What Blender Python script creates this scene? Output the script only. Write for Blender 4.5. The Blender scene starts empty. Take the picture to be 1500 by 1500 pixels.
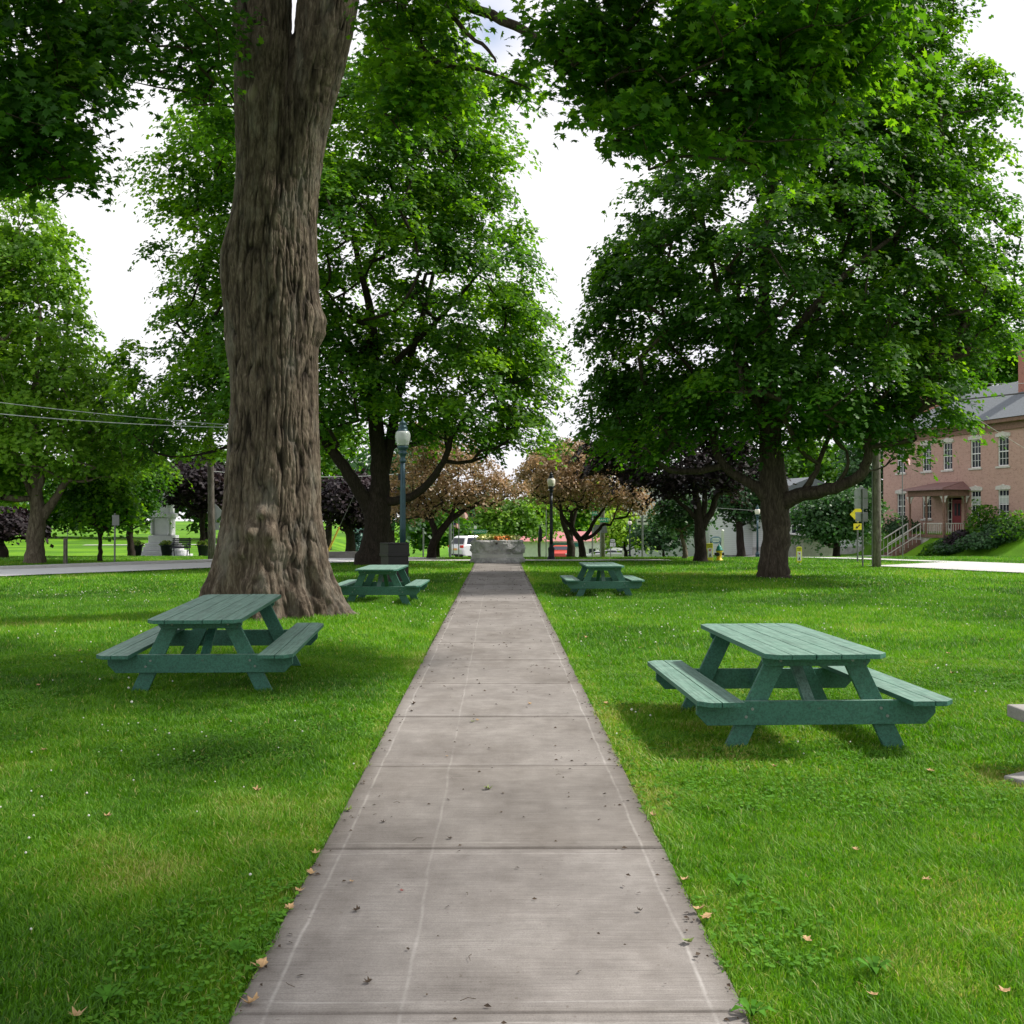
import bpy, math, random
import numpy as np
from math import sin, cos, pi, radians, sqrt
from mathutils import Vector, Matrix
random.seed(7)
RNG = np.random.default_rng(11)
SC = bpy.context.scene
COL = SC.collection

# ------------------------------------------------------------------ helpers
def smooth(a, b, x):
    t = np.clip((np.asarray(x, float) - a) / (b - a), 0, 1)
    return t * t * (3 - 2 * t)

def tag(o, label=None, cat=None, group=None, kind=None):
    if label: o['label'] = label
    if cat: o['category'] = cat
    if group: o['group'] = group
    if kind: o['kind'] = kind
    return o

def empty(name, loc, rz=0.0, label=None, cat=None, group=None):
    o = bpy.data.objects.new(name, None)
    COL.objects.link(o)
    o.location = loc
    o.rotation_euler = (0, 0, rz)
    o.empty_display_size = 0.2
    return tag(o, label, cat, group)

class MB:
    """collects simple shapes and links them as one mesh object"""
    def __init__(s):
        s.v = []; s.f = []
    def add(s, vs, fs):
        b = len(s.v)
        s.v += [tuple(q) for q in vs]
        s.f += [tuple(i + b for i in f) for f in fs]
        return s
    def box(s, x0, x1, y0, y1, z0, z1, M=None):
        vs = [Vector(q) for q in ((x0,y0,z0),(x1,y0,z0),(x1,y1,z0),(x0,y1,z0),(x0,y0,z1),(x1,y0,z1),(x1,y1,z1),(x0,y1,z1))]
        if M is not None: vs = [M @ q for q in vs]
        return s.add(vs, [(3,2,1,0),(4,5,6,7),(0,1,5,4),(1,2,6,5),(2,3,7,6),(3,0,4,7)])
    def prism(s, poly, d0, d1, axis='y', M=None):
        """poly in the plane perpendicular to axis, extruded d0..d1"""
        n = len(poly)
        def mk(p, d):
            if axis == 'y': q = Vector((p[0], d, p[1]))
            elif axis == 'x': q = Vector((d, p[0], p[1]))
            else: q = Vector((p[0], p[1], d))
            return M @ q if M is not None else q
        vs = [mk(p, d0) for p in poly] + [mk(p, d1) for p in poly]
        fs = [tuple(range(n)), tuple(range(2*n-1, n-1, -1))]
        fs += [(i, i + n, (i+1) % n + n, (i+1) % n) for i in range(n)]
        return s.add(vs, fs)
    def lathe(s, prof, n=16, c=(0,0,0), M=None, flute=0.0):
        vs = []; fs = []
        for (r, z) in prof:
            for k in range(n):
                a = 2*pi*k/n
                rr = r * (1 + (flute if k % 2 else 0))
                q = Vector((c[0] + rr*cos(a), c[1] + rr*sin(a), c[2] + z))
                vs.append(M @ q if M is not None else q)
        m = len(prof)
        for j in range(m-1):
            for k in range(n):
                k2 = (k+1) % n
                fs.append((j*n+k, j*n+k2, (j+1)*n+k2, (j+1)*n+k))
        fs.append(tuple(reversed(range(n))))
        fs.append(tuple(range((m-1)*n, m*n)))
        return s.add(vs, fs)
    def tube(s, pts, rad, n=8, cap=True):
        pts = [Vector(p) for p in pts]
        if not hasattr(rad, '__len__'): rad = [rad]*len(pts)
        up = Vector((0.13, 0.21, 1)).normalized()
        b = len(s.v); m = len(pts); prev = None
        for i, p in enumerate(pts):
            t = (pts[min(i+1, m-1)] - pts[max(i-1, 0)])
            if t.length < 1e-6: t = Vector((0,0,1))
            t.normalize()
            if prev is None:
                a = t.orthogonal()
            else:
                a = prev - t*prev.dot(t)
                if a.length < 1e-4: a = t.orthogonal()
            a.normalize(); prev = a
            c = t.cross(a)
            for k in range(n):
                w = 2*pi*k/n
                s.v.append(tuple(p + a*(rad[i]*cos(w)) + c*(rad[i]*sin(w))))
        for j in range(m-1):
            for k in range(n):
                k2 = (k+1) % n
                s.f.append((b+j*n+k, b+j*n+k2, b+(j+1)*n+k2, b+(j+1)*n+k))
        if cap:
            s.f.append(tuple(b+k for k in reversed(range(n))))
            s.f.append(tuple(b+(m-1)*n+k for k in range(n)))
        return s
    def build(s, name, mat, parent=None, smoothed=False, bevel=0.0):
        me = bpy.data.meshes.new(name)
        me.from_pydata(s.v, [], s.f)
        me.materials.append(mat)
        if smoothed:
            me.polygons.foreach_set('use_smooth', [True]*len(me.polygons))
        me.update()
        o = bpy.data.objects.new(name, me)
        COL.objects.link(o)
        if parent is not None: o.parent = parent
        if bevel > 0:
            md = o.modifiers.new('bevel', 'BEVEL'); md.width = bevel; md.segments = 2; md.limit_method = 'ANGLE'
        if smoothed:
            try: me.shade_smooth() if False else None
            except Exception: pass
        return o

def np_mesh(name, V, polys, mat, parent=None, attrs=None, smoothed=False):
    """V (n,3); polys = list of (m,k) int arrays"""
    me = bpy.data.meshes.new(name)
    me.vertices.add(len(V))
    me.vertices.foreach_set('co', np.ascontiguousarray(V, dtype=np.float32).ravel())
    loops = np.concatenate([p.ravel() for p in polys]).astype(np.int32)
    sizes = np.concatenate([np.full(len(p), p.shape[1], np.int32) for p in polys])
    starts = np.zeros(len(sizes), np.int32); starts[1:] = np.cumsum(sizes)[:-1]
    me.loops.add(len(loops)); me.loops.foreach_set('vertex_index', loops)
    me.polygons.add(len(sizes)); me.polygons.foreach_set('loop_start', starts)
    if smoothed:
        me.polygons.foreach_set('use_smooth', np.ones(len(sizes), bool))
    me.update(calc_edges=True)
    for k, a in (attrs or {}).items():
        at = me.attributes.new(k, 'FLOAT', 'POINT')
        at.data.foreach_set('value', np.ascontiguousarray(a, dtype=np.float32))
    me.materials.append(mat)
    o = bpy.data.objects.new(name, me); COL.objects.link(o)
    if parent is not None: o.parent = parent
    return o

def vnoise(x, y, z=0.0, seed=0):
    x, y, z = np.broadcast_arrays(np.asarray(x, float), np.asarray(y, float), np.asarray(z, float))
    xi, yi, zi = np.floor(x), np.floor(y), np.floor(z)
    fx, fy, fz = x-xi, y-yi, z-zi
    fx, fy, fz = (f*f*(3-2*f) for f in (fx, fy, fz))
    def h(a, b, c):
        v = np.sin(a*127.1 + b*311.7 + c*74.7 + seed*17.3)*43758.5453
        return v - np.floor(v)
    r = 0
    for dx in (0, 1):
        for dy in (0, 1):
            for dz in (0, 1):
                w = (fx if dx else 1-fx)*(fy if dy else 1-fy)*(fz if dz else 1-fz)
                r = r + w*h(xi+dx, yi+dy, zi+dz)
    return r

def copy_tree(o, parent=None):
    c = o.copy(); COL.objects.link(c); c.parent = parent
    for ch in [q for q in bpy.data.objects if q.parent == o]:
        copy_tree(ch, c)
    return c

# ------------------------------------------------------------------ camera
CAMZ = 1.78
YAW = -math.atan(20/1500); PITCH = math.atan(10/1500)
cam = bpy.data.cameras.new('camera'); camo = bpy.data.objects.new('camera', cam)
COL.objects.link(camo)
camo.location = (0, 0, CAMZ); camo.rotation_euler = (pi/2 + PITCH, 0, YAW)
cam.sensor_width = 36; cam.lens = 36; cam.clip_start = 0.05; cam.clip_end = 3000
SC.camera = camo
CR = camo.rotation_euler.to_matrix()
def pt(px, py, Y):
    d = CR @ Vector(((px-750)/1500, (750-py)/1500, -1))
    return Vector((0, 0, CAMZ)) + d*(Y/d.y)

# ------------------------------------------------------------------ terrain
TX, TY = -3.95, 17.9         # big maple
FA = Vector((32.8, 66.0)); FD = Vector((-0.245, 1.0)).normalized(); FN = Vector((-FD.y, FD.x))  # house front: along, outward
if FN.x > 0: FN = -FN
def h(x, y):
    x = np.asarray(x, float); y = np.asarray(y, float)
    s = smooth(46, 64, y)
    A = 0.4 + 0.85*smooth(-16, -7, x) - 0.45*smooth(12, 20, x)
    z = -A*s - 2.0*smooth(76, 112, y)*smooth(-22, -12, x)*(1-smooth(24, 34, x))
    z = z + 0.15*np.exp(-(((x-TX)**2 + (y-TY)**2)/20.0))*smooth(0.95, 2.6, np.abs(x+0.03))
    z = z + 0.03*(vnoise(x*0.35, y*0.35)-0.5)*smooth(1.6, 4, np.abs(x+0.03))*(1-smooth(45,50,y))
    p = (x-FA.x)*FN.x + (y-FA.y)*FN.y
    a = -((x-FA.x-13*FD.x)*FD.x + (y-FA.y-13*FD.y)*FD.y)
    cut = 1-(1-smooth(0.85, 1.5, np.abs(a-6.66)))*smooth(1.3, 2.2, p)
    z = z + 1.7*(1-smooth(0.6, 4.8, p))*smooth(50, 60, y)*smooth(18, 22, x)*cut
    return z
def hz(x, y): return float(h(x, y))
def gp(px, Y):
    q = pt(px, 760, Y); return Vector((q.x, Y, hz(q.x, Y)))

# ------------------------------------------------------------------ materials
def nm(name):
    m = bpy.data.materials.new(name); m.use_nodes = True
    nt = m.node_tree
    return m, nt, nt.nodes['Principled BSDF'], nt.nodes['Material Output']
def N(nt, t, **k):
    n = nt.nodes.new(t)
    for a, b in k.items():
        if a in n.inputs.keys() if isinstance(a, str) and hasattr(n, 'inputs') else False:
            n.inputs[a].default_value = b
        else:
            setattr(n, a, b)
    return n
def L(nt, a, b): nt.links.new(a, b)
def ramp(nt, fac, stops):
    r = nt.nodes.new('ShaderNodeValToRGB')
    el = r.color_ramp.elements
    while len(el) > 1: el.remove(el[-1])
    el[0].position = stops[0][0]; el[0].color = (*stops[0][1], 1)
    for p, c in stops[1:]:
        e = el.new(p); e.color = (*c, 1)
    L(nt, fac, r.inputs['Fac'])
    return r.outputs['Color']
def noise(nt, vec, scale, detail=4, rough=0.55, dist=0.0):
    n = nt.nodes.new('ShaderNodeTexNoise')
    n.inputs['Scale'].default_value = scale; n.inputs['Detail'].default_value = detail
    n.inputs['Roughness'].default_value = rough; n.inputs['Distortion'].default_value = dist
    if vec is not None: L(nt, vec, n.inputs['Vector'])
    return n.outputs['Fac']
def objco(nt, scale=(1,1,1), kind='Object'):
    t = nt.nodes.new('ShaderNodeTexCoord'); m = nt.nodes.new('ShaderNodeMapping')
    m.inputs['Scale'].default_value = scale
    L(nt, t.outputs[kind], m.inputs['Vector'])
    return m.outputs['Vector']
def mathn(nt, op, a, b=None, c=None):
    n = nt.nodes.new('ShaderNodeMath'); n.operation = op
    for i, q in enumerate((a, b, c)):
        if q is None: continue
        if isinstance(q, (int, float)): n.inputs[i].default_value = q
        else: L(nt, q, n.inputs[i])
    return n.outputs[0]
def mixc(nt, fac, a, b, mode='MIX'):
    n = nt.nodes.new('ShaderNodeMix'); n.data_type = 'RGBA'; n.blend_type = mode
    for i, q in ((0, fac), (6, a), (7, b)):
        if isinstance(q, (int, float)): n.inputs[i].default_value = q
        elif isinstance(q, tuple): n.inputs[i].default_value = (*q, 1)
        else: L(nt, q, n.inputs[i])
    return n.outputs[2]
def bump(nt, hgt, bs, strength=0.5, dist=0.02):
    b = nt.nodes.new('ShaderNodeBump'); b.inputs['Strength'].default_value = strength
    b.inputs['Distance'].default_value = dist
    L(nt, hgt, b.inputs['Height']); L(nt, b.outputs['Normal'], bs.inputs['Normal'])

def plain(name, col, rough=0.6, metal=0.0, var=0.25, scale=6.0, bmp=0.15, spec=0.4):
    m, nt, bs, out = nm(name)
    v = objco(nt)
    f = noise(nt, v, scale, 5)
    a = tuple(max(0, c*(1-var)) for c in col); b = tuple(min(1, c*(1+var)) for c in col)
    L(nt, ramp(nt, f, [(0.3, a), (0.7, b)]), bs.inputs['Base Color'])
    bs.inputs['Roughness'].default_value = rough; bs.inputs['Metallic'].default_value = metal
    bs.inputs['Specular IOR Level'].default_value = spec
    if bmp: bump(nt, noise(nt, v, scale*6, 4), bs, bmp, 0.01)
    return m

def leaf_mat(name, dark, mid, light, trans, tw=0.38, rough=0.5, spec=0.35):
    m, nt, bs, out = nm(name)
    at = nt.nodes.new('ShaderNodeAttribute'); at.attribute_name = 'tint'
    c = ramp(nt, at.outputs['Fac'], [(0.0, dark), (0.5, mid), (1.0, light)])
    L(nt, c, bs.inputs['Base Color'])
    bs.inputs['Roughness'].default_value = rough
    bs.inputs['Specular IOR Level'].default_value = spec
    tr = nt.nodes.new('ShaderNodeBsdfTranslucent')
    L(nt, mixc(nt, 1.0, c, trans, 'MULTIPLY'), tr.inputs['Color'])
    mx = nt.nodes.new('ShaderNodeMixShader'); mx.inputs[0].default_value = tw
    L(nt, bs.outputs[0], mx.inputs[1]); L(nt, tr.outputs[0], mx.inputs[2])
    L(nt, mx.outputs[0], out.inputs['Surface'])
    return m

def bark_mat(name, c0, c1, c2, sc=1.0, strength=0.9, scar=False):
    m, nt, bs, out = nm(name)
    v = objco(nt, (9*sc, 9*sc, 2.0*sc))
    n1 = noise(nt, v, 1.0, 8, 0.65, 0.8)
    v2 = objco(nt, (26*sc, 26*sc, 6*sc)); n2 = noise(nt, v2, 1.0, 5, 0.6, 0.4)
    v3 = objco(nt, (.9, .9, .5)); n3 = noise(nt, v3, 1.0, 3)
    hgt = mathn(nt, 'ADD', mathn(nt, 'MULTIPLY', n1, 0.7), mathn(nt, 'MULTIPLY', n2, 0.3))
    col = ramp(nt, hgt, [(0.36, c0), (0.5, c1), (0.66, c2)])
    col = mixc(nt, mathn(nt, 'MULTIPLY', n3, 0.5), col, tuple(q*0.55 for q in c1))
    if scar:
        at = nt.nodes.new('ShaderNodeAttribute'); at.attribute_name = 'scar'
        col = mixc(nt, at.outputs['Fac'], col, (0.30, 0.25, 0.19))
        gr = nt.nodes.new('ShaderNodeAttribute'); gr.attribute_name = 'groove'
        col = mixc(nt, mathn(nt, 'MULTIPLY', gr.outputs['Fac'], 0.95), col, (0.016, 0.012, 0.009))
        sc2 = noise(nt, objco(nt, (2.2, 2.2, .8)), 1.0, 5, .65)
        col = mixc(nt, ramp(nt, sc2, [(.52, (0,0,0)), (.68, (.55,.55,.55))]), col, (0.20, 0.185, 0.155))
        col = mixc(nt, ramp(nt, noise(nt, objco(nt, (5, 5, 3)), 1.0, 6, .7), [(.64, (0,0,0)), (.76, (.35,.35,.35))]), col, (0.085, 0.095, 0.05))
    L(nt, col, bs.inputs['Base Color'])
    bs.inputs['Roughness'].default_value = 0.9; bs.inputs['Specular IOR Level'].default_value = 0.15
    bump(nt, hgt, bs, strength, 0.05/sc)
    return m

M = {}
M['maple'] = leaf_mat('maple_leaf', (0.019,0.064,0.009), (0.050,0.142,0.011), (0.15,0.295,0.014), (2.2,2.1,0.6), 0.50, .55, .22)
M['maple_near'] = leaf_mat('maple_leaf_near', (0.016,0.054,0.010), (0.040,0.115,0.012), (0.13,0.26,0.014), (2.5,2.4,0.6), 0.55, .5, .25)
M['yellowgreen'] = leaf_mat('light_maple_leaf', (0.045,0.115,0.012), (0.10,0.22,0.018), (0.19,0.34,0.025), (1.8,1.8,0.8), .42, .55, .25)
M['bright'] = leaf_mat('bright_leaf', (0.07,0.16,0.015), (0.16,0.31,0.02), (0.30,0.45,0.03), (1.4,1.5,0.8))
M['darkgreen'] = leaf_mat('dark_leaf', (0.012,0.045,0.014), (0.028,0.085,0.024), (0.06,0.14,0.035), (1.6,1.8,0.9), 0.3)
M['bluegreen'] = leaf_mat('spruce_needle', (0.03,0.09,0.07), (0.07,0.16,0.13), (0.13,0.25,0.2), (1.2,1.3,1.0), 0.1)
M['purple'] = leaf_mat('purple_leaf', (0.010,0.008,0.010), (0.020,0.014,0.018), (0.048,0.032,0.038), (1.6,1.0,1.0), 0.15, 0.6, 0.2)
M['brown'] = leaf_mat('crabapple_leaf', (0.085,0.100,0.025), (0.27,0.20,0.115), (0.52,0.37,0.27), (1.4,1.2,0.8), 0.35)
M['bark_big'] = bark_mat('old_maple_bark', (0.030,0.022,0.016), (0.120,0.092,0.068), (0.30,0.245,0.19), 1.5, 1.0, True)
M['bark'] = bark_mat('maple_bark', (0.02,0.017,0.013), (0.06,0.047,0.036), (0.13,0.105,0.083), 1.3)
M['bark_dark'] = bark_mat('crabapple_bark', (0.012,0.01,0.008), (0.032,0.025,0.02), (0.07,0.055,0.045), 2.0)
M['bark_pale'] = bark_mat('pale_maple_bark', (0.05,0.04,0.03), (0.15,0.12,0.09), (0.28,0.24,0.19), 1.2)
# ------------------------------------------------------------------ trees
LEAF = {
 'near': np.array([(0,-.02),(.30,-.04),(.24,.10),(.52,.20),(.30,.34),(.50,.66),(.19,.56),(0,1.),(-.19,.56),(-.50,.66),(-.30,.34),(-.52,.20),(-.24,.10),(-.30,-.04)]),
 'mid': np.array([(0,0),(.46,.22),(.20,.42),(.34,.72),(0,1.),(-.34,.72),(-.20,.42),(-.46,.22)]),
 'far': np.array([(0,0),(.48,.5),(0,1.),(-.48,.5)]),
}
def leaves(name, centers, normals, sizes, tints, shape, mat, parent, rng, curl=0.22):
    P = LEAF[shape]; k = len(P); n = len(centers)
    nrm = normals / np.maximum(np.linalg.norm(normals, axis=1, keepdims=True), 1e-6)
    ref = rng.normal(size=(n, 3)); ref[:, 2] -= 0.55      # tips hang a little
    t = ref - nrm*np.sum(ref*nrm, axis=1, keepdims=True)
    t /= np.maximum(np.linalg.norm(t, axis=1, keepdims=True), 1e-6)
    b = np.cross(nrm, t)
    px = P[:, 0][None, :, None]; py = P[:, 1][None, :, None]
    cz = -curl*(np.abs(P[:, 0])**1.5*1.6 + np.maximum(P[:, 1]-0.45, 0)**2*1.2)[None, :, None]
    V = centers[:, None, :] + sizes[:, None, None]*(b[:, None, :]*px + t[:, None, :]*(py-0.3) + nrm[:, None, :]*cz)
    V = V.reshape(-1, 3)
    F = np.arange(n*k).reshape(n, k)
    return np_mesh(name, V, [F], mat, parent, {'tint': np.repeat(tints, k)})

def ell_points(ells, n, rng, shell=0.62):
    """points in a union of ellipsoids, biased to the outside"""
    vols = np.array([e[3]*e[4]*e[5] for e in ells])**0.72
    out = []
    for e, c in zip(ells, rng.multinomial(n*3, vols/vols.sum())):
        d = rng.normal(size=(c, 3)); d /= np.linalg.norm(d, axis=1, keepdims=True)
        r = shell + (1-shell)*rng.random(c)**0.7
        inner = rng.random(c) < 0.22
        r[inner] = rng.random(inner.sum())**0.5*shell
        out.append(np.array(e[:3]) + d*r[:, None]*np.array(e[3:6]))
    P = np.concatenate(out)
    # drop points well inside another lobe (keeps the crown hollow)
    deep = np.zeros(len(P), bool)
    for e in ells:
        q = (P-np.array(e[:3]))/np.array(e[3:6])
        deep |= (np.sum(q*q, axis=1) < 0.30) & (rng.random(len(P)) < 0.75)
    P = P[~deep]
    rng.shuffle(P)
    return P

def spaced(P, n, dmin):
    keep = []
    arr = np.zeros((0, 3))
    for p in P:
        if len(keep) >= n: break
        if len(arr) and np.min(np.sum(((arr-p)*np.array([1,1,1.5]))**2, axis=1)) < dmin*dmin: continue
        keep.append(p); arr = np.array(keep)
    return arr

def grow(seeds, targets, rng, seg=0.7, lift=0.18):
    """seeds: list of polylines [(x,y,z,r),...]; joins every target to the nearest wood"""
    pos = []; par = []; rad0 = []
    for line in seeds:
        for i, q in enumerate(line):
            pos.append(q[:3]); par.append(len(pos)-2 if i else -1); rad0.append(q[3])
    ns = len(pos)
    base = np.array(pos[0])
    order = np.argsort(np.linalg.norm(targets-base, axis=1)*1.0 + np.maximum(0, 0))
    cap = len(pos) + len(targets)*14
    A = np.zeros((cap, 3)); A[:len(pos)] = pos; n = len(pos)
    chains = []
    weight = np.zeros(cap)
    for ti in order:
        t = targets[ti]
        d = A[:n]-t
        dist = np.sqrt(np.sum(d*d, axis=1)) + 1.1*np.maximum(0, d[:, 2]+0.1)
        dist[0] += 3
        j = int(np.argmin(dist)); a = A[j]
        ln = np.linalg.norm(t-a); m = max(2, int(ln/seg)+1)
        if n+m >= cap: break
        ch = [j]
        side = rng.normal(size=3)*0.07*ln
        for q in range(1, m+1):
            f = q/m
            p = a+(t-a)*f + (side+np.array([0, 0, -lift*0.5*ln]))*(4*f*(1-f))*0.5
            A[n] = p; par.append(ch[-1]); ch.append(n); n += 1
        chains.append(ch)
        k = ch[-1]
        while k >= 0:
            weight[k] += 1; k = par[k]
    return A[:n], par, weight[:n], chains, ns, rad0

def wood(mb, seeds, targets, rng, tip=0.012, powr=0.47, seedsides=12, nside=5, minr=0.0, maxr=9.0, lift=0.18):
    A, par, W, chains, ns, rad0 = grow(seeds, targets, rng, lift=lift)
    for line in seeds:
        mb.tube([q[:3] for q in line], [q[3] for q in line], seedsides)
    for ch in chains:
        r = [min(maxr, tip*max(1.0, W[k])**powr) for k in ch]
        r[0] = r[1]
        if ch[0] < ns: r[0] = min(rad0[ch[0]]*0.8, r[1]*1.25)
        if max(r) < minr: continue
        mb.tube([A[k] for k in ch], r, nside if r[0] > 0.03 else 4, cap=False)

def smooth_line(pts, n=4, wob=0.0, rng=None):
    """Catmull-Rom through (x,y,z,r)"""
    P = [np.array(p, float) for p in pts]
    P = [P[0]*2-P[1]] + P + [P[-1]*2-P[-2]]
    out = []
    for i in range(1, len(P)-2):
        for k in range(n):
            t = k/n
            q = 0.5*((2*P[i]) + (-P[i-1]+P[i+1])*t + (2*P[i-1]-5*P[i]+4*P[i+1]-P[i+2])*t*t + (-P[i-1]+3*P[i]-3*P[i+1]+P[i+2])*t**3)
            out.append(q)
    out.append(P[-2])
    out = [tuple(q) for q in out]
    if wob and rng is not None:
        out = [out[0]] + [(q[0]+rng.normal()*wob, q[1]+rng.normal()*wob, q[2]+rng.normal()*wob*0.5, q[3]*(1+rng.normal()*0.03)) for q in out[1:]]
    return out

def sprays(centers, rng, R, rz, per, size, axis_xy, droop=0.9, jitter=0.45, zlo=None, zhi=None, tint_base=0.42):
    """leaf positions on small drooping domes round every cluster centre"""
    n = len(centers); tot = n*per
    Rc = R*(0.65+0.7*rng.random(n)); idx = np.repeat(np.arange(n), per)
    out = centers[:, :2]-np.array(axis_xy)[None, :]
    out = out/np.maximum(np.linalg.norm(out, axis=1, keepdims=True), 0.3)
    rho = np.sqrt(rng.random(tot)); th = rng.random(tot)*2*pi
    # lobed outline of each spray
    ph = rng.random(n)[idx]*2*pi
    lob = 0.72+0.28*np.cos(5*th+ph)
    rr = rho*lob
    dx = rr*np.cos(th)*Rc[idx]; dy = rr*np.sin(th)*Rc[idx]
    dz = rz*(Rc[idx]/R)*(0.5-droop*rr**2*1.4) + rng.normal(size=tot)*rz*0.30
    # the spray leans outward and down
    lean = (dx*out[idx, 0]+dy*out[idx, 1])*(-0.28)
    C = centers[idx]+np.stack([dx, dy, dz+lean], 1)
    nr = np.stack([0.75*rr*np.cos(th)+0.35*out[idx, 0], 0.75*rr*np.sin(th)+0.35*out[idx, 1], np.ones(tot)], 1)
    nr += rng.normal(size=(tot, 3))*jitter
    sz = size*(0.65+0.6*rng.random(tot))
    tint = tint_base+0.17*rng.normal(size=n)[idx]+0.13*rng.normal(size=tot)
    return C, nr, sz, np.clip(tint, 0, 1)

def px_ell(px, py, Y, rx, ry, rd=None):
    """ellipsoid given by where it is seen and how wide it looks, as true metres"""
    c = pt(px, py, Y); s = Y/1500
    return (c.x, Y, c.z, rx*s, (rd if rd else rx)*s, ry*s)

def P4(px, py, Y, r): 
    q = pt(px, py, Y); return (q.x, q.y, q.z, r)

def make_tree(name, label, group, x, y, seeds, ells, nclus, R, rz, per, size, shape, leafm, barkm, seed,
              cat='tree', dmin=None, tip=0.012, shell=0.6, tb=0.42, droop=0.9, jitter=0.45, minr=0.0, extra=None, pads=0.0, lift=0.18, powr=0.47):
    rng = np.random.default_rng(seed)
    z0 = hz(x, y)
    root = empty(name, (x, y, z0), 0, label, cat, group)
    off = np.array([x, y, z0])
    cl = spaced(ell_points(ells, nclus, rng, shell), nclus, dmin or R*0.62)
    if extra is not None: cl = np.concatenate([cl, extra])
    cl[:, 2] = np.maximum(cl[:, 2], z0+1.0)
    mb = MB()
    sd = []
    for i, s in enumerate(seeds):
        s = smooth_line(s, 4, 0.02, rng)
        sd.append([(q[0]-x, q[1]-y, q[2]-z0, q[3]) for q in s])
    wood(mb, sd, cl-off-np.array([0, 0, rz*0.3]), rng, tip=tip, minr=minr, lift=lift, powr=powr)
    mb.build('trunk', barkm, root, True)
    C, nr, sz, ti = sprays(cl-off, rng, R, rz, per, size, (0, 0), droop, jitter, tint_base=tb)
    leaves('crown', C, nr, sz, ti, shape, leafm, root, rng)
    return root
# ------------------------------------------------------------------ ground
def axis(lo, hi, fine_lo, fine_hi, fs, cs_):
    a = [fine_lo]
    while a[-1] < fine_hi: a.append(a[-1]+fs)
    q = a[-1]; st = fs
    while q < hi: st = min(cs_, st*1.35); q += st; a.append(q)
    q = fine_lo; st = fs
    while q > lo: st = min(cs_, st*1.35); q -= st; a.insert(0, q)
    return np.array(a)
gx = axis(-600, 600, -46, 46, 0.5, 60); gy = axis(-40, 900, -4, 118, 0.5, 60)
XX, YY = np.meshgrid(gx, gy)
ZZ = h(XX, YY)
nx, ny = len(gx), len(gy)
I = np.arange(nx*ny).reshape(ny, nx)
quads = np.stack([I[:-1, :-1], I[:-1, 1:], I[1:, 1:], I[1:, :-1]], -1).reshape(-1, 4)

def grass_tint(x, y):
    t = 0.45 + 0.55*(vnoise(x*0.55, y*0.55, 3)-0.5) + 0.35*(vnoise(x*2.3, y*2.3, 7)-0.5) + 0.25*(vnoise(x*0.13, y*0.13, 9)-0.5)
    # worn, yellower spots seen in the lawn
    for (a, b, r, k) in ((-1.9, 5.0, .5, .26), (2.35, 4.9, .6, .25), (-1.15, 3.9, .3, .25), (3.5, 6.9, .5, .4), (1.5, 4.0, .35, .2), (8.9, 33, 1.6, .5), (-1.4, 6.4, .5, .25), (6.3, 33.5, 1.5, .5)):
        t = t + k*np.exp(-((x-a)**2+(y-b)**2)/(r*r))
    e = np.abs(np.abs(x+0.03)-1.0)
    t = t + 0.22*np.exp(-(e/0.13)**2)*(y < 42)
    return np.clip(t, 0, 1)

m, nt, bs, out = nm('lawn_ground')
at = nt.nodes.new('ShaderNodeAttribute'); at.attribute_name = 'tint'
ob = objco(nt)
f = mathn(nt, 'ADD', mathn(nt, 'MULTIPLY', at.outputs['Fac'], 0.62), mathn(nt, 'MULTIPLY', noise(nt, ob, 14, 8, 0.75), 0.42))
c = ramp(nt, f, [(0.2, (0.028,0.080,0.004)), (0.5, (0.080,0.205,0.006)), (0.72, (0.150,0.305,0.009)), (0.95, (0.26,0.31,0.04))])
L(nt, c, bs.inputs['Base Color']); bs.inputs['Roughness'].default_value = 0.85; bs.inputs['Specular IOR Level'].default_value = 0.12
bump(nt, noise(nt, ob, 30, 6, 0.7), bs, 0.8, 0.05)
M['ground'] = m
g = np_mesh('ground', np.stack([XX, YY, ZZ-0.012], -1).reshape(-1, 3), [quads], M['ground'], None, {'tint': grass_tint(XX, YY).ravel()}, True)
tag(g, kind='structure')

# roads -------------------------------------------------------------
LA = np.array([-10.4, 36.8]); LD = np.array([.672, .740]); LN = np.array([-.740, .672])   # left road near edge
RA = np.array([14.0, 37.6]); RD = np.array([-.594, .804]); RN = np.array([.804, .594])
def strip(name, A, D, Nn, t0, t1, w0, w1, lift, mat, nw=8, step=0.5):
    ts = np.arange(t0, t1+step, step); ws = np.linspace(w0, w1, nw+1)
    T, Wd = np.meshgrid(ts, ws)
    X = A[0]+D[0]*T+Nn[0]*Wd; Y = A[1]+D[1]*T+Nn[1]*Wd
    V = np.stack([X, Y, h(X, Y)+lift], -1).reshape(-1, 3)
    a, b = T.shape; J = np.arange(a*b).reshape(a, b)
    q = np.stack([J[:-1, :-1], J[:-1, 1:], J[1:, 1:], J[1:, :-1]], -1).reshape(-1, 4)
    return np_mesh(name, V, [q], mat, None, None, True)
def concrete_like(name, a, b, sc=3.0, rough=0.9):
    m, nt, bs, out = nm(name)
    v = objco(nt)
    f = mathn(nt, 'ADD', mathn(nt, 'MULTIPLY', noise(nt, v, sc, 6, 0.65), 0.6), mathn(nt, 'MULTIPLY', noise(nt, v, sc*22, 4, 0.7), 0.4))
    L(nt, ramp(nt, f, [(0.3, a), (0.7, b)]), bs.inputs['Base Color'])
    bs.inputs['Roughness'].default_value = rough; bs.inputs['Specular IOR Level'].default_value = 0.2
    bump(nt, noise(nt, v, 60, 4), bs, 0.3, 0.01)
    return m
M['asphalt'] = concrete_like('worn_asphalt', (0.55,0.545,0.55), (0.70,0.695,0.70), 1.5)
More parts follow.
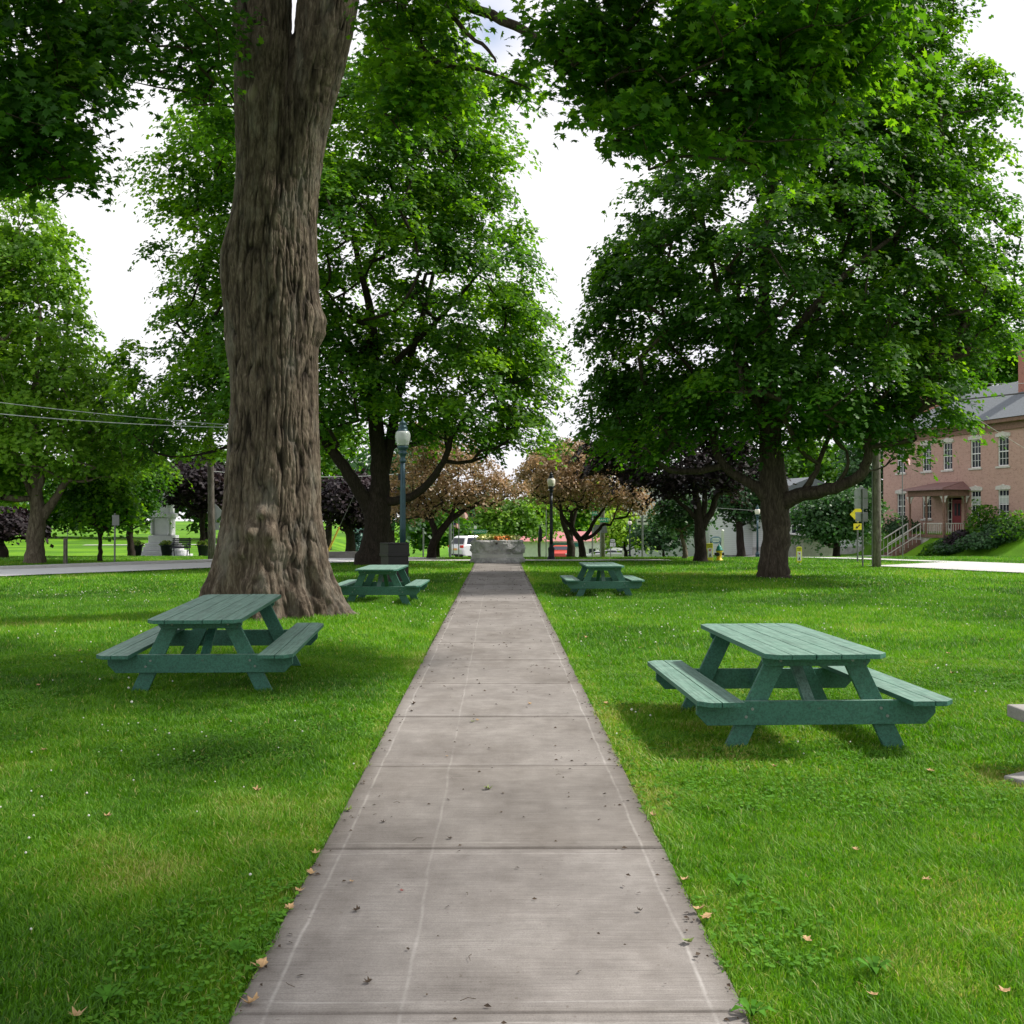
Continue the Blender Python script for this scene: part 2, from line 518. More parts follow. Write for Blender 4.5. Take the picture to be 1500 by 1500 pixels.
M['asphalt_dark'] = concrete_like('asphalt', (0.10,0.10,0.105), (0.16,0.16,0.165), 1.5)
M['kerbstone'] = concrete_like('kerb_concrete', (0.42,0.41,0.40), (0.55,0.54,0.52), 2.0)
tag(strip('road', LA, LD, LN, -60, 12, 0, 4.0, 0.035, M['asphalt']), kind='structure')
tag(strip('road', RA, RD, RN, -60, 0.2, 0, 6.6, 0.03, M['kerbstone']), kind='structure')
tag(strip('pavement', RA, RD, RN, 0.2, 15, 5.4, 6.5, 0.03, M['kerbstone'], 3), kind='structure')
tag(strip('road', np.array([0, 64.0]), np.array([1, 0.0]), np.array([0, 1.0]), -9, 21, 0, 11, 0.05, M['asphalt_dark'], 8, 1.0), kind='structure')
# pale kerb of the left road (a real step)
kb = MB()
for t in np.arange(-60, 12, 2.0):
    q0 = LA+LD*t+LN*4.0; q1 = LA+LD*(t+1.985)+LN*4.0
    e = LN*0.9
    za, zb = hz(*q0), hz(*q1)
    kb.add([(q0[0],q0[1],za-.05),(q1[0],q1[1],zb-.05),(q1[0]+e[0],q1[1]+e[1],zb-.05),(q0[0]+e[0],q0[1]+e[1],za-.05),
            (q0[0],q0[1],za+.12),(q1[0],q1[1],zb+.12),(q1[0]+e[0],q1[1]+e[1],zb+.12),(q0[0]+e[0],q0[1]+e[1],za+.12)],
           [(3,2,1,0),(4,5,6,7),(0,1,5,4),(1,2,6,5),(2,3,7,6),(3,0,4,7)])
tag(kb.build('kerb', M['kerbstone']), kind='structure')
# cross walk behind the planter
tag(strip('pavement', np.array([-5.2, 42.9]), np.array([1, 0.0]), np.array([0, 1.0]), 0, 12.2, 0, 1.3, 0.03, M['kerbstone'], 4), kind='structure')
# walk from the house steps to the road
tag(strip('pavement', np.array([21.6, 65.4]), np.array([.75, .66]), np.array([-.66, .75]), 0, 7.5, 0, 1.5, 0.03, M['kerbstone'], 4), kind='structure')
# park paths on the far lawn
tag(strip('path', np.array([-34, 84.0]), np.array([.985, .17]), np.array([-.17, .985]), 0, 24, 0, 1.6, 0.03, M['kerbstone'], 2), kind='structure')

# central walk: one slab after another, real joints -----------------
m, nt, bs, out = nm('path_concrete')
uv = nt.nodes.new('ShaderNodeUVMap'); uv.uv_map = 'slab'
sp = nt.nodes.new('ShaderNodeSeparateXYZ'); L(nt, uv.outputs[0], sp.inputs[0])
U, Vv = sp.outputs[0], sp.outputs[1]
ob = objco(nt)
nt_sep = nt.nodes.new('ShaderNodeSeparateXYZ'); L(nt, ob, nt_sep.inputs[0])
big = noise(nt, ob, 1.1, 5, 0.6)
mid = noise(nt, ob, 5.0, 6, 0.7)
broom = noise(nt, objco(nt, (3.0, 95, 1)), 1.0, 5, 0.7)
fine = noise(nt, ob, 160, 3, 0.6)
base = ramp(nt, mathn(nt, 'ADD', mathn(nt, 'MULTIPLY', big, 0.45), mathn(nt, 'MULTIPLY', mid, 0.55)),
            [(0.30, (0.155,0.140,0.130)), (0.52, (0.225,0.206,0.192)), (0.72, (0.30,0.278,0.26))])
base = mixc(nt, 0.8, base, ramp(nt, broom, [(0.25, (0.62,0.62,0.62)), (0.5, (1,1,1)), (0.8, (1.3,1.3,1.3))]), 'MULTIPLY')
base = mixc(nt, 0.7, base, ramp(nt, fine, [(0.25, (0.7,0.7,0.7)), (0.6, (1.08,1.08,1.08))]), 'MULTIPLY')
# trowelled border: distance to the nearest slab edge (uv in metres)
eu = mathn(nt, 'MINIMUM', U, mathn(nt, 'SUBTRACT', 1.83, U))
ev = mathn(nt, 'MINIMUM', Vv, mathn(nt, 'SUBTRACT', 1.82, Vv))
wob = mathn(nt, 'MULTIPLY', mathn(nt, 'SUBTRACT', noise(nt, ob, 1.3, 3), 0.5), 0.05)
def linemask(dist, pos, w):
    d = mathn(nt, 'ABSOLUTE', mathn(nt, 'SUBTRACT', mathn(nt, 'ADD', dist, wob), pos))
    q = nt.nodes.new('ShaderNodeMapRange'); q.interpolation_type = 'SMOOTHSTEP'
    L(nt, d, q.inputs[0]); q.inputs[1].default_value = 0; q.inputs[2].default_value = w; q.inputs[3].default_value = 1; q.inputs[4].default_value = 0
    return q.outputs[0]
l1 = mathn(nt, 'MAXIMUM', linemask(eu, 0.115, 0.013), mathn(nt, 'MULTIPLY', linemask(ev, 0.085, 0.010), 0.8))
l2 = mathn(nt, 'MULTIPLY', linemask(U, 0.60, 0.013), .75)
brk = ramp(nt, noise(nt, ob, 2.2, 9, 0.85), [(0.36, (0,0,0)), (0.64, (1,1,1))])
lm = mathn(nt, 'MULTIPLY', mathn(nt, 'MAXIMUM', l1, mathn(nt, 'MULTIPLY', l2, 0.8)), brk)
base = mixc(nt, mathn(nt, 'MULTIPLY', lm, 0.62), base, (0.46, 0.44, 0.42))
# darker margins and grime by the joints
mg = nt.nodes.new('ShaderNodeMapRange'); L(nt, mathn(nt, 'ADD', mathn(nt, 'MINIMUM', eu, mathn(nt, 'MULTIPLY', ev, 2.6)), wob), mg.inputs[0])
mg.inputs[1].default_value = 0.0; mg.inputs[2].default_value = 0.09; mg.inputs[3].default_value = 0.55; mg.inputs[4].default_value = 0.0
base = mixc(nt, mg.outputs[0], base, (0.10, 0.085, 0.07))
stain = ramp(nt, noise(nt, objco(nt, (1.4, .5, 1)), 1.0, 6, .65), [(.45, (1,1,1)), (.7, (.72,.70,.68))])
base = mixc(nt, 1.0, base, stain, 'MULTIPLY')
slab_i = mathn(nt, 'FLOOR', mathn(nt, 'DIVIDE', mathn(nt, 'ADD', nt_sep.outputs[1], 1.8), 1.82))
wn = nt.nodes.new('ShaderNodeTexWhiteNoise'); wn.noise_dimensions = '1D'; L(nt, slab_i, wn.inputs['W'])
base = mixc(nt, 1.0, base, ramp(nt, wn.outputs['Value'], [(0, (.88,.87,.86)), (1, (1.08,1.08,1.09))]), 'MULTIPLY')
spots = ramp(nt, noise(nt, ob, 38, 2, 0.5), [(0.70, (0,0,0)), (0.76, (1,1,1))])
base = mixc(nt, mathn(nt, 'MULTIPLY', spots, 0.5), base, (0.09, 0.07, 0.055))
L(nt, base, bs.inputs['Base Color']); bs.inputs['Roughness'].default_value = 0.88; bs.inputs['Specular IOR Level'].default_value = 0.25
bump(nt, mathn(nt, 'ADD', broom, mathn(nt, 'MULTIPLY', fine, 0.6)), bs, 0.35, 0.006)
M['path'] = m
PW, PX = 1.83, -0.03
verts = []; faces = []; uvs = []
rp = random.Random(4)
k = 0; y0 = 3.66-1.82*3
while y0 < 42.4:
    y1 = min(y0+1.82, 42.9); gap = 0.007 if k % 2 else 0.011
    tz = rp.uniform(-.003, .003); tx = rp.uniform(-.002, .002)
    x0, x1 = PX-PW/2+rp.uniform(-.006, .006), PX+PW/2+rp.uniform(-.006, .006)
    b = 0.009
    nxs = 7; nys = 7
    xs = [x0, x0+b]+list(np.linspace(x0+.15, x1-.15, 5))+[x1-b, x1]
    ys = [y0+gap/2, y0+gap/2+b]+list(np.linspace(y0+.15, y1-.15, 5))+[y1-gap/2-b, y1-gap/2]
    base_i = len(verts)
    for j, yy in enumerate(ys):
        for i, xx in enumerate(xs):
            edge = i in (0, len(xs)-1) or j in (0, len(ys)-1)
            z = 0.022+tz+tx*(xx-PX)+ (0.0-(0.010 if edge else 0))
            verts.append((xx, yy, z)); 
    nxx = len(xs); nyy = len(ys)
    for j in range(nyy-1):
        for i in range(nxx-1):
            faces.append((base_i+j*nxx+i, base_i+j*nxx+i+1, base_i+(j+1)*nxx+i+1, base_i+(j+1)*nxx+i))
    # skirts
    ring = [base_i+i for i in range(nxx)]+[base_i+j*nxx+nxx-1 for j in range(1, nyy)]+[base_i+(nyy-1)*nxx+i for i in range(nxx-2, -1, -1)]+[base_i+j*nxx for j in range(nyy-2, 0, -1)]
    lo = len(verts)
    for q in ring: verts.append((verts[q][0], verts[q][1], -0.08))
    for i in range(len(ring)):
        j = (i+1) % len(ring); faces.append((ring[j], ring[i], lo+i, lo+j))
    y0 = y1; k += 1
me = bpy.data.meshes.new('path'); me.from_pydata(verts, [], faces)
ul = me.uv_layers.new(name='slab')
for lp in me.loops:
    vx = verts[lp.vertex_index]; ul.data[lp.index].uv = (vx[0]-(PX-PW/2), (vx[1]-(3.66-1.82*3)) % 1.82)
# keep the last loop of each slab on its own slab
for p in me.polygons:
    cy = sum(verts[v][1] for v in p.vertices)/len(p.vertices); kk = math.floor((cy-(3.66-1.82*3))/1.82)
    for li in p.loop_indices:
        vy = verts[me.loops[li].vertex_index][1]; ul.data[li].uv[1] = vy-(3.66-1.82*3)-1.82*kk
me.materials.append(M['path'])
po = bpy.data.objects.new('path', me); COL.objects.link(po); tag(po, kind='structure')
soil = MB(); soil.box(PX-PW/2-.01, PX+PW/2+.01, -2, 42.9, -0.1, 0.006)
M['soil'] = plain('soil', (0.05, 0.038, 0.026), 0.95, var=0.4, scale=20)
tag(soil.build('soil', M['soil']), kind='structure')

# grass blades --------------------------------------------------------
m, nt, bs, out = nm('grass_blade')
at = nt.nodes.new('ShaderNodeAttribute'); at.attribute_name = 'tint'
c = ramp(nt, at.outputs['Fac'], [(0.0, (0.024,0.080,0.006)), (0.35, (0.066,0.185,0.007)), (0.65, (0.130,0.300,0.009)), (0.85, (0.23,0.32,0.035)), (1.0, (0.42,0.37,0.15))])
L(nt, c, bs.inputs['Base Color']); bs.inputs['Roughness'].default_value = 0.5; bs.inputs['Specular IOR Level'].default_value = 0.3
tr = nt.nodes.new('ShaderNodeBsdfTranslucent'); L(nt, mixc(nt, 1.0, c, (1.5, 1.7, 0.8), 'MULTIPLY'), tr.inputs['Color'])
mx = nt.nodes.new('ShaderNodeMixShader'); mx.inputs[0].default_value = 0.35
L(nt, bs.outputs[0], mx.inputs[1]); L(nt, tr.outputs[0], mx.inputs[2]); L(nt, mx.outputs[0], out.inputs['Surface'])
M['grass'] = m

def blocked(x, y):
    b = (np.abs(x-PX) < PW/2-0.025+0.03*vnoise(y*6, x*0+2)) & (y < 42.9)
    tl = (x-LA[0])*LD[0]+(y-LA[1])*LD[1]; wl = (x-LA[0])*LN[0]+(y-LA[1])*LN[1]
    b |= (tl < 12) & (wl > -0.05) & (wl < 4.95)
    tr_ = (x-RA[0])*RD[0]+(y-RA[1])*RD[1]; wr = (x-RA[0])*RN[0]+(y-RA[1])*RN[1]
    b |= (tr_ < 0.2) & (wr > -0.05) & (wr < 6.65)
    b |= (tr_ < 15) & (tr_ >= 0.2) & (wr > 5.4) & (wr < 6.5)
    b |= (y > 42.88) & (y < 44.22) & (x > -5.2) & (x < 7)
    b |= ((x-TX)**2+(y-TY)**2) < 1.0
    b |= (x > 3.42+np.maximum(0, 6.9-y)*.5) & (x < 5.6) & (y > 6.2) & (y < 7.02)   # bench pad
    return b

def blades(y0, y1, dens_of, hh, ww, rng, tri=False, marg=1.0):
    # sample y with density in view trapezoid
    n_try = 0
    out = []
    ys = np.linspace(y0, y1, 40)
    for a, b in zip(ys[:-1], ys[1:]):
        w = 0.52*b+marg
        n = int(dens_of((a+b)/2)*(b-a)*2*w)
        x = rng.uniform(-w, w+0.02*b, n); y = rng.uniform(a, b, n)
        keep = ~blocked(x, y)
        keep &= rng.random(n) < 0.45+0.8*vnoise(x*9, y*9, 1)
        out.append(np.stack([x[keep], y[keep]], 1))
    return np.concatenate(out)
def build_blades(P, H, W, rng, tri):
    x, y = P[:, 0], P[:, 1]; n = len(P); z = h(x, y)-0.006
    tint = grass_tint(x, y)*0.75+0.10+0.13*rng.normal(size=n)
    dry = rng.random(n) < 0.035+0.10*(grass_tint(x, y) > 0.75); tint[dry] = 0.9+0.1*rng.random(dry.sum())
    tall = 0.6+0.75*vnoise(x*4, y*4, 5)
    Hh = H*tall*(0.55+0.8*rng.random(n)); Ww = W*(0.6+0.8*rng.random(n))
    az = rng.random(n)*2*pi; fa = az+rng.normal(size=n)*0.5
    # tufts lean together
    la = vnoise(x*3.1, y*3.1, 2)*4*pi; az = np.where(rng.random(n) < 0.28, la, az)
    ln = (0.25+0.75*rng.random(n))
    dx, dy = np.cos(az)*ln, np.sin(az)*ln
    wx, wy = -np.sin(fa)*Ww/2, np.cos(fa)*Ww/2
    B = np.stack([x, y, z], 1)
    def off(f, hgt, wf):
        c = B+np.stack([dx*Hh*f, dy*Hh*f, Hh*hgt], 1)
        s = np.stack([wx*wf, wy*wf, np.zeros(n)], 1)
        return c, s
    if tri:
        c0, s0 = off(0, 0, 1); c1, _ = off(0.9, 0.85, 0)
        V = np.stack([c0-s0, c0+s0, c1], 1).reshape(-1, 3)
        return V, [np.arange(n*3).reshape(n, 3)], np.repeat(tint, 3)
    c0, s0 = off(0, 0, 0.8); c1, s1 = off(0.22, 0.6, 1.0); c2, _ = off(0.95, 0.92, 0)
    V = np.stack([c0-s0, c0+s0, c1+s1, c1-s1, c2], 1).reshape(-1, 3)
    b = np.arange(n)[:, None]*5
    return V, [b+np.array([[0, 1, 2, 3]]), b+np.array([[3, 2, 4]])], np.repeat(tint, 5)
rg = np.random.default_rng(5)
GV, GQ, GT, GA = [], [], [], []
base = 0
for (a, b, dn, H, W, tri) in ((3.1, 7.0, lambda y: 15500, .042, .0042, False), (7.0, 13.0, lambda y: 6800, .047, .0062, False),
                        (13, 24, lambda y: 1500, .06, .012, True), (24, 50, lambda y: 330, .065, .026, True)):
    P = blades(a, b, dn, H, W, rg)
    V, pl, ti = build_blades(P, H, W, rg, tri)
    for q in pl: (GQ if q.shape[1] == 4 else GT).append(q+base)
    GV.append(V); GA.append(ti); base += len(V)
gr = np_mesh('grass', np.concatenate(GV), [np.concatenate(GQ), np.concatenate(GT)], M['grass'], None, {'tint': np.clip(np.concatenate(GA), 0, 1)})
tag(gr, 'short mown green lawn grass on both sides of the concrete walk', 'grass', kind='stuff')

# broad clover leaves and white clover heads
n = 7000
x = rg.uniform(-6, 7, n*5); y = 3.1+rg.random(n*5)**1.5*12
keep = (np.abs(x) < 0.52*y+.5) & ~blocked(x, y) & (vnoise(x*0.9, y*0.9, 14) > 0.56)
x, y = x[keep][:n], y[keep][:n]; n = len(x)
cc = []; nn = []; ss = []
for k in range(3):
    a = rg.random(n)*0.4+k*2*pi/3
    cc.append(np.stack([x+np.cos(a)*.010, y+np.sin(a)*.010, h(x, y)+0.030+0.012*rg.random(n)], 1))
    nn.append(np.stack([np.cos(a)*.25, np.sin(a)*.25, np.ones(n)], 1)+rg.normal(size=(n, 3))*.2)
    ss.append(np.full(n, .020))
LEAF['round'] = np.array([(0,0),(.38,.2),(.5,.6),(.28,.95),(0,.9),(-.28,.95),(-.5,.6),(-.38,.2)])
M['clover'] = leaf_mat('clover_leaf', (0.035,0.12,0.010), (0.075,0.205,0.015), (0.13,0.29,0.025), (1.3,1.4,0.7), 0.25, .7, .15)
cl = leaves('clover_leaves', np.concatenate(cc), np.concatenate(nn), np.concatenate(ss), np.clip(rg.normal(.5, .2, 3*n), 0, 1), 'round', M['clover'], None, rg, 0.1)
tag(cl, 'patches of small round green clover leaves mixed into the lawn', 'clover', kind='stuff')
n = 400
x = rg.uniform(-16, 16, n*8); y = 4.2+rg.random(n*8)**1.0*28
keep = (np.abs(x) < 0.5*y) & ~blocked(x, y) & (vnoise(x*0.6, y*0.6, 31) > 0.60)
x, y = x[keep][:n], y[keep][:n]; n = len(x)
fb = MB()
for i in range(n):
    r = (0.0065 if y[i] < 9 else 0.011)*rg.uniform(.8, 1.25); z = hz(x[i], y[i])+rg.uniform(.035, .06)
    fb.lathe([(r*.5, -r*.7), (r, 0), (r*.75, r*.6), (r*.2, r*.95)], 6, (x[i], y[i], z))
M['white_flower'] = plain('clover_flower', (0.62, 0.62, 0.55), 0.8, var=.15, bmp=0)
tag(fb.build('clover_flowers', M['white_flower']), 'tiny white clover heads scattered through the lawn', 'clover flowers', kind='stuff')

# broad-leaved weeds at named spots
def weed(x, y, R, n, label):
    rr = np.random.default_rng(int(abs(x)*100)+77)
    mb = MB()
    z = hz(x, y)
    for i in range(n):
        a = i*2.4+rr.random()*.4; l = R*rr.uniform(.6, 1); w = l*.17
        pts = []
        for f, wf, zf in ((0, .2, .0), (.3, .7, .035), (.65, 1., .05), (1.0, .05, .035)):
            cx, cy = cos(a)*l*f, sin(a)*l*f
            pts.append(((x+cx-sin(a)*w*wf, y+cy+cos(a)*w*wf, z+.02+zf*R/.1), (x+cx+sin(a)*w*wf, y+cy-cos(a)*w*wf, z+.02+zf*R/.1)))
        vs = [q for p in pts for q in p]
        mb.add(vs, [(0,1,3,2), (2,3,5,4), (4,5,7,6)])
    o = mb.build('weed', M['weed']); tag(o, label, 'weed')
M['weed'] = plain('weed_leaf', (0.05, 0.15, 0.012), 0.8, var=.3, scale=30, bmp=0, spec=.1)
for px, Y, R, n, lb in ((160, 3.75, .09, 7, 'broad leafed weed in the grass at the lower left corner of the lawn'),
                     (350, 4.15, .09, 7, 'light green weed next to dead leaves left of the walk'),
                     (1080, 4.9, .09, 8, 'pale leafed weed close to the right edge of the walk'),
                     (1280, 3.95, .10, 8, 'broad leafed weed in the near lawn right of the walk'),
                     (1100, 3.62, .09, 8, 'low weed growing at the lower right corner of the walk'),
                     (1050, 7.7, .08, 7, 'weed beside the front leg of the near right picnic table')):
    q = pt(px, 760, Y); weed(q.x, Y, R, n, lb)
# ------------------------------------------------------------------ the big old maple
TZ = hz(TX, TY)
big = empty('maple_tree', (TX, TY, TZ), 0, 'huge old maple with a thick furrowed trunk right behind the near left picnic table', 'tree')
SIL = [(925,268,535),(905,282,520),(890,296,505),(870,304,494),(850,310,487),(820,317,477),(790,322,472),(750,327,470),(700,331,469),(650,335,468),(600,338,466),(550,337,463),
       (510,331,466),(490,329,477),(470,329,479),(450,327,471),(430,325,467),(400,322,467),(370,318,466),(340,321,466),(315,331,466),(280,343,467),(250,346,470),(200,345,478),(150,343,491),(100,342,504),(50,341,514)]
sy = np.array([s[0] for s in SIL][::-1], float); sl = np.array([s[1] for s in SIL][::-1], float); sr = np.array([s[2] for s in SIL][::-1], float)
def pxz(py): return pt(750, py, TY).z
PYTOP = 58
s_ = TY/1500
def stems(py):
    """two upper stems (centre px, radius px)"""
    f = np.interp
    ys_ = [-220, -100, 0, 50, 100, 200, 300, 420]
    lc = f(py, ys_, [370, 378, 384, 384, 384, 388, 392, 392]); lr = f(py, ys_, [38, 42, 43, 43, 42, 43, 47, 40])
    rc = f(py, ys_, [514, 496, 481, 474, 465, 442, 428, 420]); rr = f(py, ys_, [38, 43, 45, 43, 40, 37, 38, 34])
    return lc, lr, rc, rr
def bark_disp(u, z, seedo=0):
    """u: metres round the trunk, z: metres up; returns (displacement, groove 0..1)"""
    w = u+0.12*(vnoise(u*1.2, z*0.9, 0, 3+seedo)-0.5)+0.055*(vnoise(u*6, z*3.2, 0, 4+seedo)-0.5)
    def ridg(fu, fz, sd): return 1-np.abs(2*vnoise(w*fu, z*fz, 0, sd+seedo)-1)
    g1 = ridg(11, 1.5, 11)**4; g2 = ridg(21, 3.2, 12)**3; g3 = ridg(44, 7.0, 13)**2
    brk = 0.45+0.8*vnoise(w*6, z*4, 0, 15+seedo)
    plate = vnoise(u*0.9, z*0.35, 0, 21+seedo)
    k = 0.85+0.45*smooth(0.25, 0.65, plate)
    d = -(0.034*g1*brk+0.020*g2*brk+0.008*g3)*k + 0.010*(vnoise(u*3, z*1.2, 0, 18)-0.5) + 0.010*(vnoise(w*30, z*14, 0, 19)-0.5)
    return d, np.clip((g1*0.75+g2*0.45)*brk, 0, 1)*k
nt_, nr_ = 460, 820
th = np.linspace(0, 2*pi, nt_, endpoint=False)     # 0 = +x (right), pi/2 = away
PYs = 928-(928-PYTOP)*np.linspace(0, 1, nr_)
V = np.zeros((nr_, nt_, 3)); GR = np.zeros((nr_, nt_)); SCR = np.zeros((nr_, nt_))
ct, st = np.cos(th), np.sin(th)
for j, py in enumerate(PYs):
    l = np.interp(py, sy, sl); r = np.interp(py, sy, sr); z = pxz(py)
    cpx = (l+r)/2; hw = (r-l)/2
    # bulges live on one side only: keep the core smooth
    core_l = np.interp(py, [62, 250, 340, 600, 750, 850, 905, 928], [345, 345, 341, 338, 328, 312, 296, 285])
    core_r = np.interp(py, [62, 250, 340, 600, 750, 850, 905, 928], [500, 468, 466, 466, 470, 486, 508, 522])
    cc_ = (core_l+core_r)/2; ch = (core_r-core_l)/2
    rad = np.full(nt_, ch)
    bl = max(0, core_l-l); br = max(0, r-core_r)
    rad = rad+bl*np.exp(-((np.abs(th-pi)-0.35*0)/0.55)**2)+br*(np.exp(-(th/0.45)**2)+np.exp(-((2*pi-th)/0.45)**2))
    # fork: union of the two stems
    if py < 420:
        lc, lr, rc, rr = stems(py)
        mfac = smooth(230, 420, py)
        def circ(cx, rad_):
            a = cx-cc_
            disc = rad_**2-(a*st)**2
            return np.where(disc > 0, a*ct+np.sqrt(np.maximum(disc, 0)), 0)
        c1 = circ(lc, lr); c2 = circ(rc, rr)
        un = np.maximum(np.maximum(c1, c2), 6)
        rad = un*(1-mfac)+np.maximum(rad, un)*mfac
    # root flare and buttresses
    fl = smooth(730, 925, py)
    butt = 1+fl*(0.10*np.cos(5*th+0.6)+0.07*np.cos(9*th+2.0)+0.05*np.cos(14*th))
    rad = rad*butt
    R_ = rad*s_
    u = th*0.82
    d, g = bark_disp(u, z+0*u)
    # seamless in theta
    wgt = smooth(2*pi-0.5, 2*pi, th)
    d2, g2_ = bark_disp(u-2*pi*0.82, z+0*u); d = d*(1-wgt)+d2*wgt; g = g*(1-wgt)+g2_*wgt
    def lump(tc, pc, wt, wp): 
        dt = np.minimum(np.abs(th-tc), 2*pi-np.abs(th-tc)); return np.exp(-(dt/wt)**2-((py-pc)/wp)**2)
    t0 = 3*pi/2   # towards the camera
    lp = .13*lump(t0+.02, 752, .11, 8)+.17*lump(t0-.17, 778, .12, 12)+.18*lump(t0+.15, 780, .11, 15)+.05*lump(t0-.42, 808, .22, 8)
    lp += .07*lump(t0+.35, 305, .14, 20)-.05*lump(t0+.35, 305, .05, 9)+.06*lump(t0-.65, 155, .16, 14)-.10*lump(t0-.60, 156, .06, 9)
    lp += .05*lump(t0+.1, 560, .3, 60)*0-.03*lump(t0+.08, 530, .06, 60)-.03*lump(t0+.05, 640, .07, 45)
    lp = lp+fl*.16*(vnoise(th*7, z*3.0, 0, 61)-.4)*smooth(0, .6, np.minimum(th, 2*pi-th))+fl*.06*(vnoise(th*19, z*7, 0, 62)-.5)
    sc_ = lump(t0-.74, 155, .10, 13)*1.2+0.75*lump(t0+.30, 100, .12, 26)+.12*lump(t0-.1, 765, .25, 16)
    smoothing = np.clip(lump(t0-.2, 778, .16, 14)+lump(t0+.17, 780, .14, 16)+lump(t0, 752, .12, 9), 0, .7)
    d = d*(1-smoothing)
    Rr = R_+d*(1+0.6*fl)+lp
    cx = pt(cc_, py, TY).x
    V[j, :, 0] = cx+Rr*ct-TX; V[j, :, 1] = Rr*st*0.96; V[j, :, 2] = z-TZ
    GR[j] = g*(1-smoothing*.8); SCR[j] = np.clip(sc_, 0, 1)
J = np.arange(nr_*nt_).reshape(nr_, nt_); Jn = np.roll(J, -1, axis=1)
Q = np.stack([J[:-1], Jn[:-1], Jn[1:], J[1:]], -1).reshape(-1, 4)
VV, QQ, GG, SS = [V.reshape(-1, 3)], [Q], [GR.ravel()], [SCR.ravel()]
base = nr_*nt_
for side in (0, 1):
    n2, m2 = 260, 170
    th2 = np.linspace(0, 2*pi, n2, endpoint=False)
    pys = 118-(118+230)*np.linspace(0, 1, m2)
    W = np.zeros((m2, n2, 3)); G2 = np.zeros((m2, n2))
    for j, py in enumerate(pys):
        lc, lr, rc, rr = stems(py); c, r = (lc, lr) if side == 0 else (rc, rr)
        z = pxz(py); cx = pt(c, py, TY).x
        d, g = bark_disp(th2*.55, z+0*th2, 30+side)
        wgt = smooth(2*pi-0.6, 2*pi, th2); d2, g2_ = bark_disp((th2-2*pi)*.55, z+0*th2, 30+side); d = d*(1-wgt)+d2*wgt; g = g*(1-wgt)+g2_*wgt
        Rr = r*s_*(0.97+0.03*smooth(118, 70, py) if py > 70 else 1.0)+d*.8
        W[j, :, 0] = cx+Rr*np.cos(th2)-TX; W[j, :, 1] = Rr*np.sin(th2)*.96; W[j, :, 2] = z-TZ; G2[j] = g
    J = np.arange(m2*n2).reshape(m2, n2)+base; Jn = np.roll(J, -1, axis=1)
    QQ.append(np.stack([J[:-1], Jn[:-1], Jn[1:], J[1:]], -1).reshape(-1, 4)); VV.append(W.reshape(-1, 3)); GG.append(G2.ravel()); SS.append(np.zeros(m2*n2)); base += m2*n2
trunk = np_mesh('trunk', np.concatenate(VV), [np.concatenate(QQ)], M['bark_big'], big, {'groove': np.concatenate(GG), 'scar': np.concatenate(SS)}, True)

rt = np.random.default_rng(21)
def hp(px, py, Y, r): q = pt(px, py, Y); return (q.x-TX, q.y-TY, q.z-TZ, r)
limbs = [
 [hp(372,-210,TY,.42), hp(350,-330,TY+.4,.36), hp(330,-480,TY+.8,.28), hp(350,-640,TY+1,.16), hp(360,-760,TY+1,.08)],
 [hp(518,-210,TY,.42), hp(560,-340,TY-.3,.34), hp(600,-500,TY-.8,.25), hp(640,-660,TY-1,.13)],
 [hp(505,-120,TY,.20), hp(580,-90,TY-1.0,.13), hp(660,-5,15.9,.085), hp(720,22,15.2,.070), hp(790,58,14.6,.058), hp(862,104,14.0,.050), hp(940,150,13.5,.042), hp(1050,135,13,.03), hp(1180,105,12.8,.025)],
 [hp(520,-100,TY-.3,.12), hp(560,-40,16.8,.08), hp(590,10,16.2,.06), hp(616,68,15.8,.048), hp(650,95,15.6,.038), hp(705,103,15.4,.03), hp(765,125,15.2,.018)],
 [hp(616,68,15.8,.035), hp(628,105,15.7,.028), hp(640,135,15.6,.02), hp(672,160,15.5,.012)],
 [hp(616,68,15.8,.03), hp(626,100,15.9,.022), hp(622,140,16,.014)],
 [hp(640,-10,15.6,.045), hp(680,45,15.2,.034), hp(712,70,15,.026), hp(728,92,14.9,.016)],
 [hp(372,-140,TY,.22), hp(300,-60,TY-1.2,.17), hp(195,5,15.8,.13), hp(125,95,14.8,.10), hp(80,150,14.2,.08), hp(10,205,13.6,.06), hp(-80,240,13,.04)],
 [hp(195,5,15.8,.08), hp(120,0,15,.06), hp(30,40,14.2,.04), hp(-60,60,13.5,.03)],
 [hp(345,-330,TY+.4,.2), hp(180,-420,TY-1,.13), hp(0,-500,TY-2,.08), hp(-160,-520,TY-2,.04)],
 [hp(560,-340,TY-.3,.22), (2.0-TX, 13.5-TY, 12.2, .16), (4.5-TX, 9.5-TY, 12.4, .10), (6.5-TX, 5.5-TY, 12.0, .05)],  # unseen limb, added to carry the crown lobe that shades the near lawn
 [hp(590,-480,TY-.6,.16), hp(800,-430,TY-2,.11), hp(1000,-420,TY-3,.07), hp(1150,-380,TY-4,.04)],
]
ells_hero = [px_ell(1060,60,13,240,130,260), px_ell(890,60,13.4,95,70,120), px_ell(1235,40,14,75,110,160), px_ell(1140,190,13.8,105,70,150), px_ell(955,195,13,75,50,90), px_ell(1050,240,13.4,60,32,80), px_ell(838,100,13.6,40,42,80)]
near_c = spaced(ell_points(ells_hero, 330, rt, .3), 165, .30)
left_c = spaced(ell_points([px_ell(50,100,13.2,110,170,170), px_ell(40,250,13.8,85,70,120), px_ell(-60,100,13,120,220,200), px_ell(60,20,13,110,60,160)], 260, rt, .3), 80, .34)
